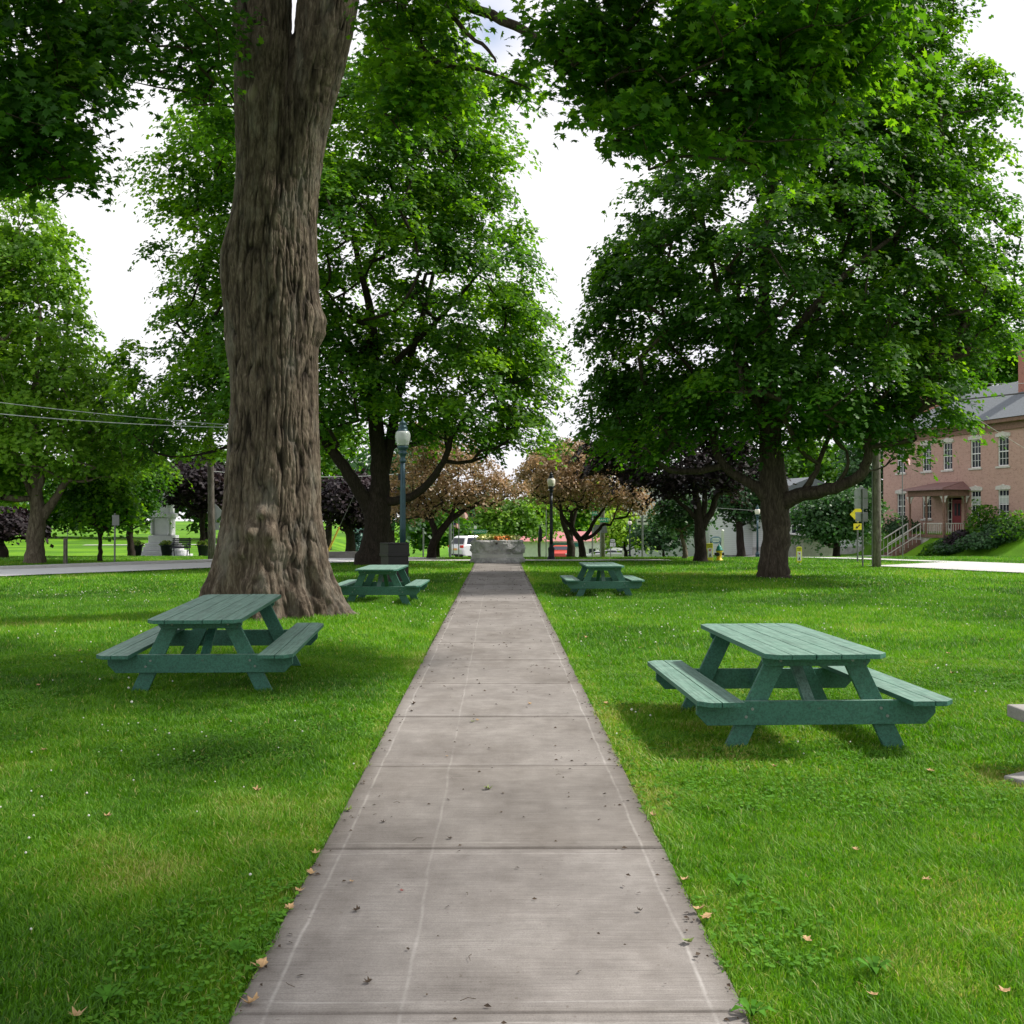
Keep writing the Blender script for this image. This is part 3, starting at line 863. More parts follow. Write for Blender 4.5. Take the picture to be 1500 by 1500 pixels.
left2 = spaced(ell_points([px_ell(205,45,15,135,65,150), px_ell(265,105,15.6,75,45,100), px_ell(320,150,19.5,45,60,80), px_ell(300,30,16.5,50,50,100), px_ell(120,60,14.5,90,80,120)], 260, rt, .3), 80, .30)
mid_c = spaced(ell_points([px_ell(608,40,15.8,72,85,150), px_ell(625,130,15.6,75,60,90), px_ell(765,122,15.2,38,26,40), px_ell(572,120,19.6,45,70,80)], 300, rt, .2), 84, .26)
top_c = spaced(ell_points([(TX+.5, TY-1.5, 18.5, 8.0, 7.0, 4.4), (TX+5.5, TY-5, 13.6, 4.5, 4.0, 2.2), (TX-6.5, TY-3.5, 14.2, 4.5, 4.5, 2.6), (5.6, 6.2, 12.3, 4.6, 5.2, 1.5), (1.5, 9.5, 13.2, 5, 4, 1.6)], 620, rt, .4), 330, .9)  # crown reach over the near lawn is added, out of view, for its shade
off = np.array([TX, TY, TZ])
top_c = top_c[(top_c[:, 2]-CAMZ)/top_c[:, 1] > 0.56]
allc = np.concatenate([near_c, left_c, left2, mid_c, top_c])-off
mb = MB(); sd = [smooth_line(s, 4, 0.012, rt) for s in limbs]
wood(mb, sd, allc-np.array([0, 0, .15]), rt, tip=.0075, powr=.45, lift=-.05)
mb.build('branches', M['bark'], big, True)
parts = []
for c, R, rz, per, size, tb in ((near_c, .66, .36, 135, .125, .48), (left_c, .62, .30, 150, .125, .42), (left2, .58, .26, 65, .12, .42), (mid_c, .60, .32, 85, .12, .62), (top_c, 1.25, .6, 110, .26, .45)):
    parts.append(sprays(c-off, rt, R, rz, per, size, (0, 0), .8, .5, tint_base=tb))
leaves('crown', *[np.concatenate([p[i] for p in parts]) for i in (0, 1, 2, 3)], 'near', M['maple_near'], big, rt)

# ------------------------------------------------------------------ picnic tables
m, nt, bs, out = nm('green_painted_wood')
v = objco(nt, (1, 1, 1))
g1 = noise(nt, objco(nt, (40, 2.2, 40)), 1.0, 6, 0.65, 0.4); g2 = noise(nt, v, 2.2, 5, .6); g3 = noise(nt, v, 9, 6, .7)
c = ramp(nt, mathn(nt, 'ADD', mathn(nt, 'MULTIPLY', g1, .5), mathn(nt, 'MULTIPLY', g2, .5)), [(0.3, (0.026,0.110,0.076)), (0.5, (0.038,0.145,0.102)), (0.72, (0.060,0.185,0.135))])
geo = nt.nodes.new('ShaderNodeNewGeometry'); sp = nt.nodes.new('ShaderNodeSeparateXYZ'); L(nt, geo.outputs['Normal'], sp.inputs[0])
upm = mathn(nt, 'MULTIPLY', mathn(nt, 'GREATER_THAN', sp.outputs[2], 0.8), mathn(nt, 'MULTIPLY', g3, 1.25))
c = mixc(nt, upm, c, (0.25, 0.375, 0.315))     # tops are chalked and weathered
wear = ramp(nt, noise(nt, v, 14, 7, .75), [(0.62, (0,0,0)), (0.70, (1,1,1))])
c = mixc(nt, mathn(nt, 'MULTIPLY', wear, .6), c, (0.15, 0.17, 0.14))
gs = ramp(nt, noise(nt, objco(nt, (60, 1.6, 60)), 1.0, 7, .7, .5), [(.42, (.55,.55,.55)), (.52, (1,1,1)), (.7, (1.15,1.15,1.15))])
c = mixc(nt, .8, c, gs, 'MULTIPLY')
dk = ramp(nt, noise(nt, objco(nt, (6, 3, 6)), 1.0, 6, .75), [(.64, (0,0,0)), (.72, (1,1,1))])
c = mixc(nt, mathn(nt, 'MULTIPLY', dk, .55), c, (.02, .05, .035))
L(nt, c, bs.inputs['Base Color']); bs.inputs['Roughness'].default_value = 0.55; bs.inputs['Specular IOR Level'].default_value = 0.45
bump(nt, g1, bs, 0.25, 0.004)
M['green_wood'] = m
M['bolt'] = plain('dull_steel', (0.22, 0.25, 0.24), 0.5, 0.6)

def board(w, l, t, clip=0.03, seed=0):
    """plank along y with clipped outer corners; centred; returns polygon in xy"""
    pass
def make_table():
    root = empty('picnic_table', (0, 0, 0))
    r = random.Random(3)
    top = MB(); bw = .186
    for i in range(5):
        x0 = -.465+i*bw+.003; x1 = x0+bw-.006; l0 = -1.13+r.uniform(-.008, .008); l1 = 1.13+r.uniform(-.008, .008); z = .742+r.uniform(-.0015, .0015)
        poly = [(x0, l0), (x1, l0), (x1, l1), (x0, l1)]
        cl = .075
        if i == 0: poly = [(x0, l0+cl), (x0+cl, l0), (x1, l0), (x1, l1), (x0+cl, l1), (x0, l1-cl)]
        if i == 4: poly = [(x0, l0), (x1-cl, l0), (x1, l0+cl), (x1, l1-cl), (x1-cl, l1), (x0, l1)]
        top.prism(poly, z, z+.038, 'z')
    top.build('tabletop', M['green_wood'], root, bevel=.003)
    for sd in (-1, 1):
        s = MB(); xs = .632 if sd > 0 else -.972
        for i in range(2):
            x0 = xs+i*.172; x1 = x0+.166; l0, l1 = -1.14, 1.14; cl = .085
            outer = (i == 1 and sd > 0) or (i == 0 and sd < 0)
            if not outer: poly = [(x0, l0), (x1, l0), (x1, l1), (x0, l1)] 
            elif sd > 0: poly = [(x0, l0), (x1-cl, l0), (x1, l0+cl), (x1, l1-cl), (x1-cl, l1), (x0, l1)]
            else: poly = [(x0, l0+cl), (x0+cl, l0), (x1, l0), (x1, l1), (x0+cl, l1), (x0, l1-cl)]
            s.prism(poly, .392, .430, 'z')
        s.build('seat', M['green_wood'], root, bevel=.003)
    for fy in (-.84, .84):
        sgn = -1 if fy < 0 else 1
        b = MB(); y0, y1 = (fy-.02, fy+.02)
        b.prism([(-.93, .39), (.93, .39), (.93, .29), (.85, .205), (-.85, .205), (-.93, .29)], y0, y1, 'y')
        b.build('crossbeam', M['green_wood'], root, bevel=.003)
        c = MB(); c.prism([(-.42, .739), (.42, .739), (.42, .69), (.39, .655), (-.39, .655), (-.42, .69)], y0, y1, 'y')
        c.build('batten', M['green_wood'], root, bevel=.002)
        for sx in (-1, 1):
            q = MB(); ya = y1+.001 if sgn < 0 else y0-.041
            # leg goes from the batten out to the ground
            q.prism([(sx*.20, .738), (sx*.365, .738), (sx*.735, -.03), (sx*.565, -.03)], ya, ya+.04, 'y')
            q.build('leg', M['green_wood'], root, bevel=.003)
            for (bx, bz) in ((.50, .33), (.55, .27), (.28, .70)):
                bo = MB()
                bo.prism([(sx*bx+.012*cos(t*pi/4), bz+.012*sin(t*pi/4)) for t in range(8)], (y0-.006) if sgn < 0 else y1, y0 if sgn < 0 else (y1+.006), 'y')
                bo.build('bolt', M['bolt'], root)
        br = MB()
        ang = MB()
        A = Vector((0, fy-sgn*.025, .25)); B = Vector((0, sgn*.16, .73)); d = (B-A); ln = d.length
        Mx = Matrix.Translation(A) @ Matrix(((1,0,0),(0,d.y/ln,-d.z/ln),(0,d.z/ln,d.y/ln))).to_4x4()
        br.box(-.045, .045, 0, ln, -.02, .02, Mx)
        br.build('brace', M['green_wood'], root, bevel=.003)
    return root
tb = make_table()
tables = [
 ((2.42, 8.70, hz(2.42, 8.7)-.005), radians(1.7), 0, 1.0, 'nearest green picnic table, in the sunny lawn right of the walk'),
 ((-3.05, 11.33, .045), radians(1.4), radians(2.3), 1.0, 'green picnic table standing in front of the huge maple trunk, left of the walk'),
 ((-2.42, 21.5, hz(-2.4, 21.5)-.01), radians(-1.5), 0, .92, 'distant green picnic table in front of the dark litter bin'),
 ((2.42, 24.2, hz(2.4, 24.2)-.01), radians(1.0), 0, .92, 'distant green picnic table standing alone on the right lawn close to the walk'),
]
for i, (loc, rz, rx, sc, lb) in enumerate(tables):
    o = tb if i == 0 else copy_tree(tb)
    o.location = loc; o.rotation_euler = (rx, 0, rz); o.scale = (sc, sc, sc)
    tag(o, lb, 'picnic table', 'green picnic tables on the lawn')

# concrete bench cut by the right edge of the picture
M['slab'] = concrete_like('weathered_concrete', (0.20,0.19,0.18), (0.40,0.38,0.36), 3.0)
bn = empty('concrete_bench', (4.45, 7.14, hz(4.3, 7.2)-.01), 0, 'grey weathered concrete bench cut by the right edge of the photo', 'bench')
q = MB(); q.prism([(-.78, -.2), (.9, -.2), (.9, .22), (-.78, .22)], .36, .45, 'z'); q.build('seat', M['slab'], bn, bevel=.012)
for x in (-.3, .6):
    q = MB(); q.prism([(x-.12, 0), (x+.12, 0), (x+.09, .36), (x-.09, .36)], -.15, .17, 'y'); q.build('leg', M['slab'], bn, bevel=.01)
pd = MB(); pd.prism([(3.42, 6.9), (3.72, 6.32), (5.6, 6.15), (5.8, 7.5), (3.62, 7.02)], -.06, .045, 'z')
tag(pd.build('pavement', M['slab'], bevel=.01), kind='structure')

# ------------------------------------------------------------------ street lamps
M['lamp_metal'] = plain('blue_green_cast_iron', (0.035, 0.075, 0.095), 0.4, 0.3, .2, 9, .1)
M['lamp_dark'] = plain('dark_cast_iron', (0.016, 0.020, 0.030), 0.4, 0.3, .2, 9, .1)
m, nt, bs, out = nm('ribbed_lamp_glass')
bs.inputs['Base Color'].default_value = (.62, .66, .64, 1); bs.inputs['Roughness'].default_value = .18; bs.inputs['Transmission Weight'].default_value = .35
M['lamp_glass'] = m
M['lamp_white'] = plain('white_lamp_glass', (0.85, 0.80, 0.70), 0.3, 0, .05, 5, 0)
def make_lamp(metal, glass, label):
    root = empty('street_lamp', (0, 0, 0))
    b = MB(); b.lathe([(.21,-.15),(.21,.10),(.19,.14),(.165,.18),(.165,.52),(.18,.55),(.18,.60),(.12,.68),(.10,.74),(.115,.78),(.09,.82)], 16)
    b.build('base', metal, root, True)
    p = MB(); p.lathe([(.085,.80),(.080,1.6),(.073,2.6),(.066,3.42)], 24, flute=.10); p.build('post', metal, root, True)
    c = MB(); c.lathe([(.066,3.40),(.095,3.43),(.095,3.47),(.07,3.50),(.075,3.58),(.115,3.64),(.13,3.68),(.10,3.72),(.10,3.76),(.15,3.80),(.165,3.85),(.14,3.89)], 20); c.build('capital', metal, root, True)
    g = MB(); g.lathe([(.13,3.88),(.165,3.90),(.175,3.93),(.17,3.95),(.19,3.97),(.183,3.99),(.203,4.01),(.195,4.03),(.213,4.06),(.205,4.08),(.218,4.12),(.212,4.14),(.218,4.18),(.21,4.21),(.205,4.25),(.175,4.29),(.14,4.30)], 28); g.build('globe', glass, root, True)
    t = MB(); t.lathe([(.165,4.285),(.17,4.31),(.135,4.33),(.125,4.39),(.135,4.41),(.10,4.44),(.095,4.50),(.115,4.52),(.05,4.58),(.028,4.60),(.03,4.62),(.006,4.70)], 20); t.build('cap', metal, root, True)
    return root
def place_lamp(o, px, Y, ytop, label):
    q = gp(px, Y); ztop = pt(px, ytop, Y).z; s = (ztop-q.z)/4.70
    o.location = q; o.scale = (s, s, s); tag(o, label, 'street lamp', 'cast iron street lamps')
l1_ = make_lamp(M['lamp_metal'], M['lamp_glass'], '')
bx = MB(); bx.box(-.13, -.07, -.03, .03, 2.9, 3.08); bx.build('outlet_box', M['lamp_dark'], l1_)
place_lamp(l1_, 590, 28.9, 611, 'tall blue green lamp post with ribbed glass globe rising behind the litter bin')
l2_ = make_lamp(M['lamp_dark'], M['lamp_white'], '')
place_lamp(l2_, 807.5, 44.6, 690, 'dark lamp post with cream globe just right of the stone planter')
l3_ = copy_tree(l2_); place_lamp(l3_, 922.5, 74, 758, 'small distant dark lamp post in front of the bright yellow green tree')
l4_ = make_lamp(M['lamp_metal'], M['lamp_white'], '')
place_lamp(l4_, 1109.5, 66, 739, 'distant blue green lamp post close left of the right maple trunk')

# ------------------------------------------------------------------ litter bin
M['bin'] = plain('brown_black_plastic', (0.014, 0.012, 0.013), 0.5, 0, .2, 5, .1)
M['dark'] = plain('black_inside', (0.004, 0.004, 0.004), 0.8, bmp=0)
q = gp(578, 27.6)
lb_ = empty('litter_bin', (q.x, q.y, q.z), radians(28), 'square dark brown litter bin with a side slot beside the blue green lamp post', 'litter bin')
b = MB(); b.box(-.29, .29, -.29, .29, -.05, .80); b.build('body', M['bin'], lb_, bevel=.02)
b = MB(); b.box(-.315, .315, -.315, .315, .78, .86); b.build('rim', M['bin'], lb_, bevel=.01)
b = MB()
for (x0, x1, y0, y1) in ((-.30, .30, -.30, -.275), (-.30, .30, .275, .30), (-.30, -.275, -.275, .275)): b.box(x0, x1, y0, y1, .862, 1.10)
b.box(.275, .30, -.275, -.20, .862, 1.10); b.box(.275, .30, .20, .275, .862, 1.10); b.box(.275, .30, -.20, .20, 1.06, 1.10); b.box(.275, .30, -.20, .20, .862, .89)
b.build('hood', M['bin'], lb_)
b = MB(); b.box(-.31, .31, -.31, .31, 1.102, 1.14); b.build('lid', M['bin'], lb_, bevel=.012)
b = MB(); b.box(-.25, .20, -.25, .25, .87, 1.05); b.build('liner', M['dark'], lb_)

# ------------------------------------------------------------------ stone planter
m, nt, bs, out = nm('rock_faced_granite')
v = objco(nt); f1 = noise(nt, v, 3, 7, .7); f2 = noise(nt, v, 40, 4, .7)
c = ramp(nt, mathn(nt, 'ADD', mathn(nt, 'MULTIPLY', f1, .65), mathn(nt, 'MULTIPLY', f2, .35)), [(.35, (.20,.195,.195)), (.52, (.42,.41,.41)), (.70, (.62,.61,.60))])
L(nt, c, bs.inputs['Base Color']); bs.inputs['Roughness'].default_value = .85; bump(nt, f2, bs, .6, .02); M['granite'] = m
pc = gp(728.5, 41.6)
pl_ = empty('stone_planter', (pc.x, pc.y, pc.z), 0, 'hexagonal rough granite planter full of flowers at the end of the walk', 'planter')
def hexring(name, R, z0, z1, nz, rough, rot, mat, inner=None, seed=0):
    n = 180; a = np.linspace(0, 2*pi, n, endpoint=False)
    am = np.mod(a-rot, pi/3)-pi/6; rad = R*np.cos(pi/6)/np.cos(am)
    zz = np.linspace(z0, z1, nz+1); A, Z = np.meshgrid(a, zz); Rr = np.tile(rad, (nz+1, 1))
    edge = np.clip(np.minimum(Z-z0, z1-Z)/.06, 0, 1)
    X, Y_ = Rr*np.cos(A), Rr*np.sin(A)
    nz_ = (vnoise(X*5, Y_*5, Z*5, seed)-.35)*rough+(vnoise(X*14, Y_*14, Z*14, seed+1)-.5)*rough*.45
    joint = np.exp(-((np.abs(am)-pi/6)/.035)**2)
    Rr = Rr+nz_*edge-joint[None, :]*.02*(rough > .02)
    X, Y_ = Rr*np.cos(A), Rr*np.sin(A)
    Vv_ = np.stack([X, Y_, Z], -1).reshape(-1, 3); J = np.arange((nz+1)*n).reshape(nz+1, n); Jn = np.roll(J, -1, 1)
    qd = np.stack([J[:-1], Jn[:-1], Jn[1:], J[1:]], -1).reshape(-1, 4)
    ri = R*.80
    ti = np.stack([ri*np.cos(a), ri*np.sin(a), np.full(n, z1)], -1); b0 = len(Vv_)
    Vv_ = np.concatenate([Vv_, ti]); K = b0+np.arange(n)
    qd = np.concatenate([qd, np.stack([J[-1], Jn[-1], np.roll(K, -1), K], -1)])
    return np_mesh(name, Vv_, [qd], mat, pl_)
rot = radians(-72)
hexring('plinth', 1.10, -.08, .22, 12, .17, rot, M['granite'], seed=3)
hexring('band', 1.07, .215, .37, 3, .0, rot, M['kerbstone'], seed=4)
hexring('wall', 1.06, .365, .93, 26, .24, rot, M['granite'], seed=5)
sb = MB(); sb.lathe([(.86, .5), (.86, .86)], 24); sb.build('soil', M['soil'], pl_)
M['pl_green'] = leaf_mat('planter_leaf', (.05,.13,.02), (.16,.28,.04), (.45,.5,.12), (1.3,1.3,.8), .2)
rp_ = np.random.default_rng(9); n = 1500
a = rp_.random(n)*2*pi; r_ = .85*np.sqrt(rp_.random(n))
Cc = np.stack([r_*np.cos(a), r_*np.sin(a), .88+.22*rp_.random(n)*(.6+.8*vnoise(a*2, r_*3))], 1)
leaves('plants', Cc, rp_.normal(size=(n, 3))*.7+np.array([0, 0, .6]), .10*(.6+.7*rp_.random(n)), np.clip(rp_.normal(.6, .3, n), 0, 1), 'far', M['pl_green'], pl_, rp_)
M['orange_fl'] = plain('orange_petal', (.75, .24, .05), .6, var=.3, scale=30, bmp=0); M['yellow_fl'] = plain('cream_petal', (.75, .70, .30), .6, var=.3, scale=30, bmp=0)
for mt, a0, a1, cnt in (('orange_fl', 4.55, 5.35, 110), ('yellow_fl', 3.4, 4.5, 70), ('yellow_fl', 5.4, 6.2, 70)):
    n = cnt; a = a0+(a1-a0)*rp_.random(n); r_ = .55+.35*rp_.random(n)
    Cc = np.stack([r_*np.cos(a), r_*np.sin(a), .93+.16*rp_.random(n)], 1)
    leaves('flowers', Cc, rp_.normal(size=(n, 3))*.6+np.array([0, -.5, .6]), .085*(.7+.6*rp_.random(n)), rp_.random(n), 'round', M[mt], pl_, rp_)

# ------------------------------------------------------------------ dead leaves, sticks on the walk
M['dead_tan'] = plain('dry_tan_leaf', (.42, .27, .13), .7, var=.35, scale=25, bmp=.2)
M['dead_dark'] = plain('dry_dark_leaf', (.055, .035, .02), .8, var=.4, scale=25, bmp=.2)
M['dead_green'] = plain('fallen_green_leaf', (.16, .22, .04), .6, var=.35, scale=25, bmp=.2)
M['dead_red'] = plain('fallen_red_bud', (.28, .05, .04), .6, var=.3, scale=25, bmp=.2)
def dead_leaf(x, y, size, mat, label, cat='fallen leaf', group=None, z=None, name='fallen_leaf', rr=random.Random(8)):
    P = LEAF['near']; a = rr.random()*6.28; cu = rr.uniform(.9, 2.4); size *= .85
    z = (0.026 if abs(x-PX) < PW/2 else hz(x, y)+.035) if z is None else z
    vs = [(0, 0, 0)]
    for (u, v_) in P:
        v2 = v_-.45; u2 = u*rr.uniform(.45, 1.0)
        hh = cu*(u2*u2*.8+v2*v2*.45)+rr.uniform(0, .10)
        vs.append((size*(u2*cos(a)-v2*sin(a)), size*(u2*sin(a)+v2*cos(a)), size*hh))
    n = len(P)
    mb = MB(); mb.add(vs, [(0, i+1, (i+1) % n+1) for i in range(n)])
    mn = min(q[2] for q in vs)
    o = mb.build(name, mat); o.location = (x, y, z-mn); tag(o, label, cat, group)
named = [(1490-14, 365, 'dead_tan', .085, 'curled tan dead leaf nearest the camera on the left edge of the walk'),
         (1424, 382, 'dead_tan', .10, 'dry tan leaf with a dark stem half off the left walk edge near the bottom'),
         (1338, 424, 'dead_tan', .08, 'pale crumpled leaf on the left border of the front slab'),
         (1310, 437, 'dead_tan', .075, 'orange brown leaf on the left border of the front slab'),
         (1285, 456, 'dead_tan', .075, 'tan leaf lying next to the first joint on the left of the walk'),
         (1192, 509, 'dead_green', .07, 'yellow green leaf on the left edge of the second slab'),
         (1161, 716, 'dead_green', .075, 'green and brown maple leaf in the middle of the second slab'),
         (1389, 1009, 'dead_green', .06, 'small yellow green leaf near the right line of the front slab'),
         (1297, 516, 'dead_tan', .032, 'small pale petal like scrap on the left part of the front slab'),
         (1311, 589, 'dead_red', .028, 'tiny reddish bud on the front slab left of its middle'),
         (1209, 562, 'dead_dark', .045, 'dark curled leaf left of middle on the second slab'),
         (1112, 655, 'dead_tan', .035, 'small pink tan scrap on the third slab'),
         (1234, 660, 'dead_dark', .04, 'dark leaf scrap lying just above the first joint'),
         (1299, 1004, 'dead_tan', .06, 'tan leaf on the right border of the front slab'),
         (1204, 958, 'dead_tan', .06, 'tan leaf on the right edge of the second slab'),
         (1340, 521, 'dead_dark', .05, 'dark twiggy scrap on the left of the front slab'),
         (1342, 938, 'dead_dark', .035, 'small dark bud on the right half of the front slab'),
         (1446, 538, 'dead_dark', .045, 'dark leaf shred low on the front slab'),
         (1398, 598, 'dead_dark', .025, 'tiny black crumb in the middle of the front slab'),
         (1059, 700, 'dead_tan', .05, 'pale leaf on the fourth slab right of its middle'),
         (1061, 692, 'dead_green', .05, 'small green leaf on the fourth slab'),
         (1035, 776, 'dead_tan', .06, 'light tan leaf right of middle on the fifth slab'),
         (1035, 605, 'dead_dark', .07, 'dark green leaf by the left edge of the fifth slab'),
         (1045, 603, 'dead_dark', .06, 'brown black leaf close to the left end of the second long joint')]
for py, px, mt, sz, lb in named:
    Y = CAMZ*1500/(py-760); q = pt(px, py, Y); dead_leaf(q.x, Y, sz, M[mt], lb, group='dead leaves on the walk')
rl = random.Random(12)
# the countless crumbs along the edges and on the slabs
mb = MB()
for i in range(900):
    y = 3.3+rl.random()**1.3*34
    if rl.random() < .5: x = PX+rl.choice((-1, 1))*(PW/2-abs(rl.gauss(0, .06)))
    else: x = PX+rl.uniform(-.9, .9)
    s = rl.uniform(.004, .014)*(1+y/26); a = rl.random()*6.3
    mb.add([(x+s*cos(a), y+s*sin(a), .0275), (x+s*.5*cos(a+1.8), y+s*.5*sin(a+1.8), .0275+s*.5), (x-s*cos(a), y-s*sin(a), .028), (x+s*.45*cos(a+4.5), y+s*.45*sin(a+4.5), .0275)], [(0, 1, 2, 3)])
for i in range(26):
    x = PX+rl.uniform(-.8, .8); y = rl.uniform(3.7, 14); a = rl.random()*6.3; l = rl.uniform(.02, .07)
    mb.tube([(x, y, .029), (x+l*cos(a)*.5, y+l*sin(a)*.5, .033), (x+l*cos(a+.3), y+l*sin(a+.3), .029)], .0012, 4)
tag(mb.build('litter', M['dead_dark']), 'dark crumbs, seeds and bits of twig strewn over the concrete walk', 'plant litter', kind='stuff')
# leaves in the grass, told apart by nothing
i = 0
while i < 34:
    y = 3.6+rl.random()**1.4*14; x = rl.uniform(-.5, .52)*y
    if bool(blocked(np.array([x]), np.array([y]))[0]): continue
    dead_leaf(x, y, rl.uniform(.05, .09), M['dead_tan'], 'dry tan maple leaf caught in the lawn grass', group='dry tan leaves in the lawn'); i += 1
# ------------------------------------------------------------------ buildings
def brick_mat(name, c1, c2, mortar, sc=1.0):
    m, nt, bs, out = nm(name)
    t = nt.nodes.new('ShaderNodeTexCoord'); s = nt.nodes.new('ShaderNodeSeparateXYZ'); L(nt, t.outputs['Object'], s.inputs[0])
    cb = nt.nodes.new('ShaderNodeCombineXYZ'); L(nt, mathn(nt, 'ADD', s.outputs[0], s.outputs[1]), cb.inputs[0]); L(nt, s.outputs[2], cb.inputs[1])
    b = nt.nodes.new('ShaderNodeTexBrick'); L(nt, cb.outputs[0], b.inputs['Vector'])
    b.inputs['Scale'].default_value = 1.0; b.inputs['Brick Width'].default_value = .22*sc; b.inputs['Row Height'].default_value = .072*sc
    b.inputs['Mortar Size'].default_value = .007; b.inputs['Color1'].default_value = (*c1, 1); b.inputs['Color2'].default_value = (*c2, 1); b.inputs['Mortar'].default_value = (*mortar, 1)
    f = noise(nt, t.outputs['Object'], .7, 5, .6)
    c = mixc(nt, mathn(nt, 'MULTIPLY', f, .45), b.outputs['Color'], (.55, .36, .30))
    st = ramp(nt, noise(nt, t.outputs['Object'], 5, 6, .7), [(.54, (0, 0, 0)), (.66, (1, 1, 1))])
    c = mixc(nt, mathn(nt, 'MULTIPLY', st, .6), c, (.16, .08, .065))
    L(nt, c, bs.inputs['Base Color']); bs.inputs['Roughness'].default_value = .9
    bump(nt, b.outputs['Fac'], bs, -.3, .01)
    return m
M['brick'] = brick_mat('faded_pink_brick', (.48, .28, .23), (.40, .22, .18), (.48, .37, .32))
M['brick_red'] = brick_mat('red_brick', (.38, .09, .05), (.30, .07, .04), (.3, .2, .17))
M['shingle'] = plain('grey_roof_shingle', (.13, .145, .16), .9, var=.2, scale=9, bmp=.4)
M['white_paint'] = plain('white_paint', (.80, .80, .79), .55, var=.08, scale=3, bmp=.05)
M['stone_trim'] = plain('pale_trim', (.55, .52, .48), .8, var=.2, scale=8, bmp=.2)
M['porch_wood'] = plain('brown_porch_wood', (.20, .115, .085), .8, var=.3, scale=8, bmp=.2)
M['door_red'] = plain('dark_red_door', (.22, .022, .03), .5, var=.15, bmp=0)
m, nt, bs, out = nm('window_glass'); bs.inputs['Base Color'].default_value = (.02, .025, .035, 1); bs.inputs['Roughness'].default_value = .08; bs.inputs['Specular IOR Level'].default_value = .35
M['glass'] = m
M['blind'] = plain('window_blind', (.42, .46, .42), .7, var=.1, bmp=0)
m, nt, bs, out = nm('white_clapboard')
t = nt.nodes.new('ShaderNodeTexCoord'); s = nt.nodes.new('ShaderNodeSeparateXYZ'); L(nt, t.outputs['Object'], s.inputs[0])
fr = mathn(nt, 'FRACT', mathn(nt, 'MULTIPLY', s.outputs[2], 7.0))
L(nt, ramp(nt, fr, [(0, (.30, .31, .34)), (.12, (.58, .59, .62)), (1, (.64, .65, .68))]), bs.inputs['Base Color']); bs.inputs['Roughness'].default_value = .7
bump(nt, fr, bs, .5, .02); M['clapboard'] = m

def wall(name, Lx, H, T, openings, mat, parent, M4=None, z0=0.0):
    """wall along local x (0..Lx), height z0..H, thickness T to +y, real openings (x0,x1,za,zb)"""
    xs = sorted({0.0, Lx, *[o[0] for o in openings], *[o[1] for o in openings]})
    zs = sorted({z0, H, *[o[2] for o in openings], *[o[3] for o in openings]})
    def solid(i, j):
        if i < 0 or j < 0 or i >= len(xs)-1 or j >= len(zs)-1: return False
        cx, cz = (xs[i]+xs[i+1])/2, (zs[j]+zs[j+1])/2
        return not any(o[0] < cx < o[1] and o[2] < cz < o[3] for o in openings)
    mb = MB()
    for i in range(len(xs)-1):
        for j in range(len(zs)-1):
            if not solid(i, j): continue
            a, b, c, d = xs[i], xs[i+1], zs[j], zs[j+1]
            mb.add([(a,0,c),(b,0,c),(b,0,d),(a,0,d),(a,T,c),(b,T,c),(b,T,d),(a,T,d)], [(0,1,2,3),(5,4,7,6)]
                   +([(0,3,7,4)] if not solid(i-1, j) else [])+([(1,5,6,2)] if not solid(i+1, j) else [])
                   +([(0,4,5,1)] if not solid(i, j-1) else [])+([(3,2,6,7)] if not solid(i, j+1) else []))
    if M4 is not None: mb.v = [tuple(M4 @ Vector(q)) for q in mb.v]
    return mb.build(name, mat, parent)
def window(parent, x0, x1, za, zb, cols, rows, M4, lintel=True, blind=False, sill=True, head='stone_trim', depth=.10):
    fr = MB(); f = .06
    def bx(mb, a, b, y0, y1, c, d): mb.box(a, b, y0, y1, c, d, M4)
    bx(fr, x0, x0+f, depth-.03, depth+.03, za, zb); bx(fr, x1-f, x1, depth-.03, depth+.03, za, zb)
    bx(fr, x0+f, x1-f, depth-.03, depth+.03, za, za+f); bx(fr, x0+f, x1-f, depth-.03, depth+.03, zb-f, zb)
    zm = (za+zb)/2; bx(fr, x0+f, x1-f, depth-.025, depth+.025, zm-.03, zm+.03)
    w = (x1-x0-2*f)
    for k in range(1, cols):
        x = x0+f+w*k/cols
        bx(fr, x-.012, x+.012, depth-.012, depth+.012, za+f, zm-.03); bx(fr, x-.012, x+.012, depth-.012, depth+.012, zm+.03, zb-f)
    for (c, d) in ((za+f, zm-.03), (zm+.03, zb-f)):
        for k in range(1, rows):
            z = c+(d-c)*k/rows
            for q in range(cols): bx(fr, x0+f+w*q/cols+.012, x0+f+w*(q+1)/cols-.012, depth-.011, depth+.011, z-.012, z+.012)
    wo = fr.build('window', M['white_paint'], parent)
    p = MB(); bx(p, x0+.02, x1-.02, depth+.04, depth+.05, za+.02, zb-.02); p.build('pane', M['glass'], wo)
    if blind:
        p = MB(); bx(p, x0+.05, x1-.05, depth-.008, depth-.002, zm+.05, zb-.38); p.build('blind', M['blind'], wo)
    if sill:
        s = MB(); bx(s, x0-.14, x1+.14, -.07, .06, za-.13, za-.003); s.build('sill', M['stone_trim'], wo)
    if lintel:
        s = MB(); a, b = x0-.17, x1+.17
        s.prism([(a, zb+.003), (b, zb+.003), (b, zb+.22), (b-.28, zb+.27), ((a+b)/2+.15, zb+.30), ((a+b)/2, zb+.37), ((a+b)/2-.15, zb+.30), (a+.28, zb+.27), (a, zb+.22)], -.05, .06, 'y', M4)
        s.build('lintel', M[head], wo)
    return wo

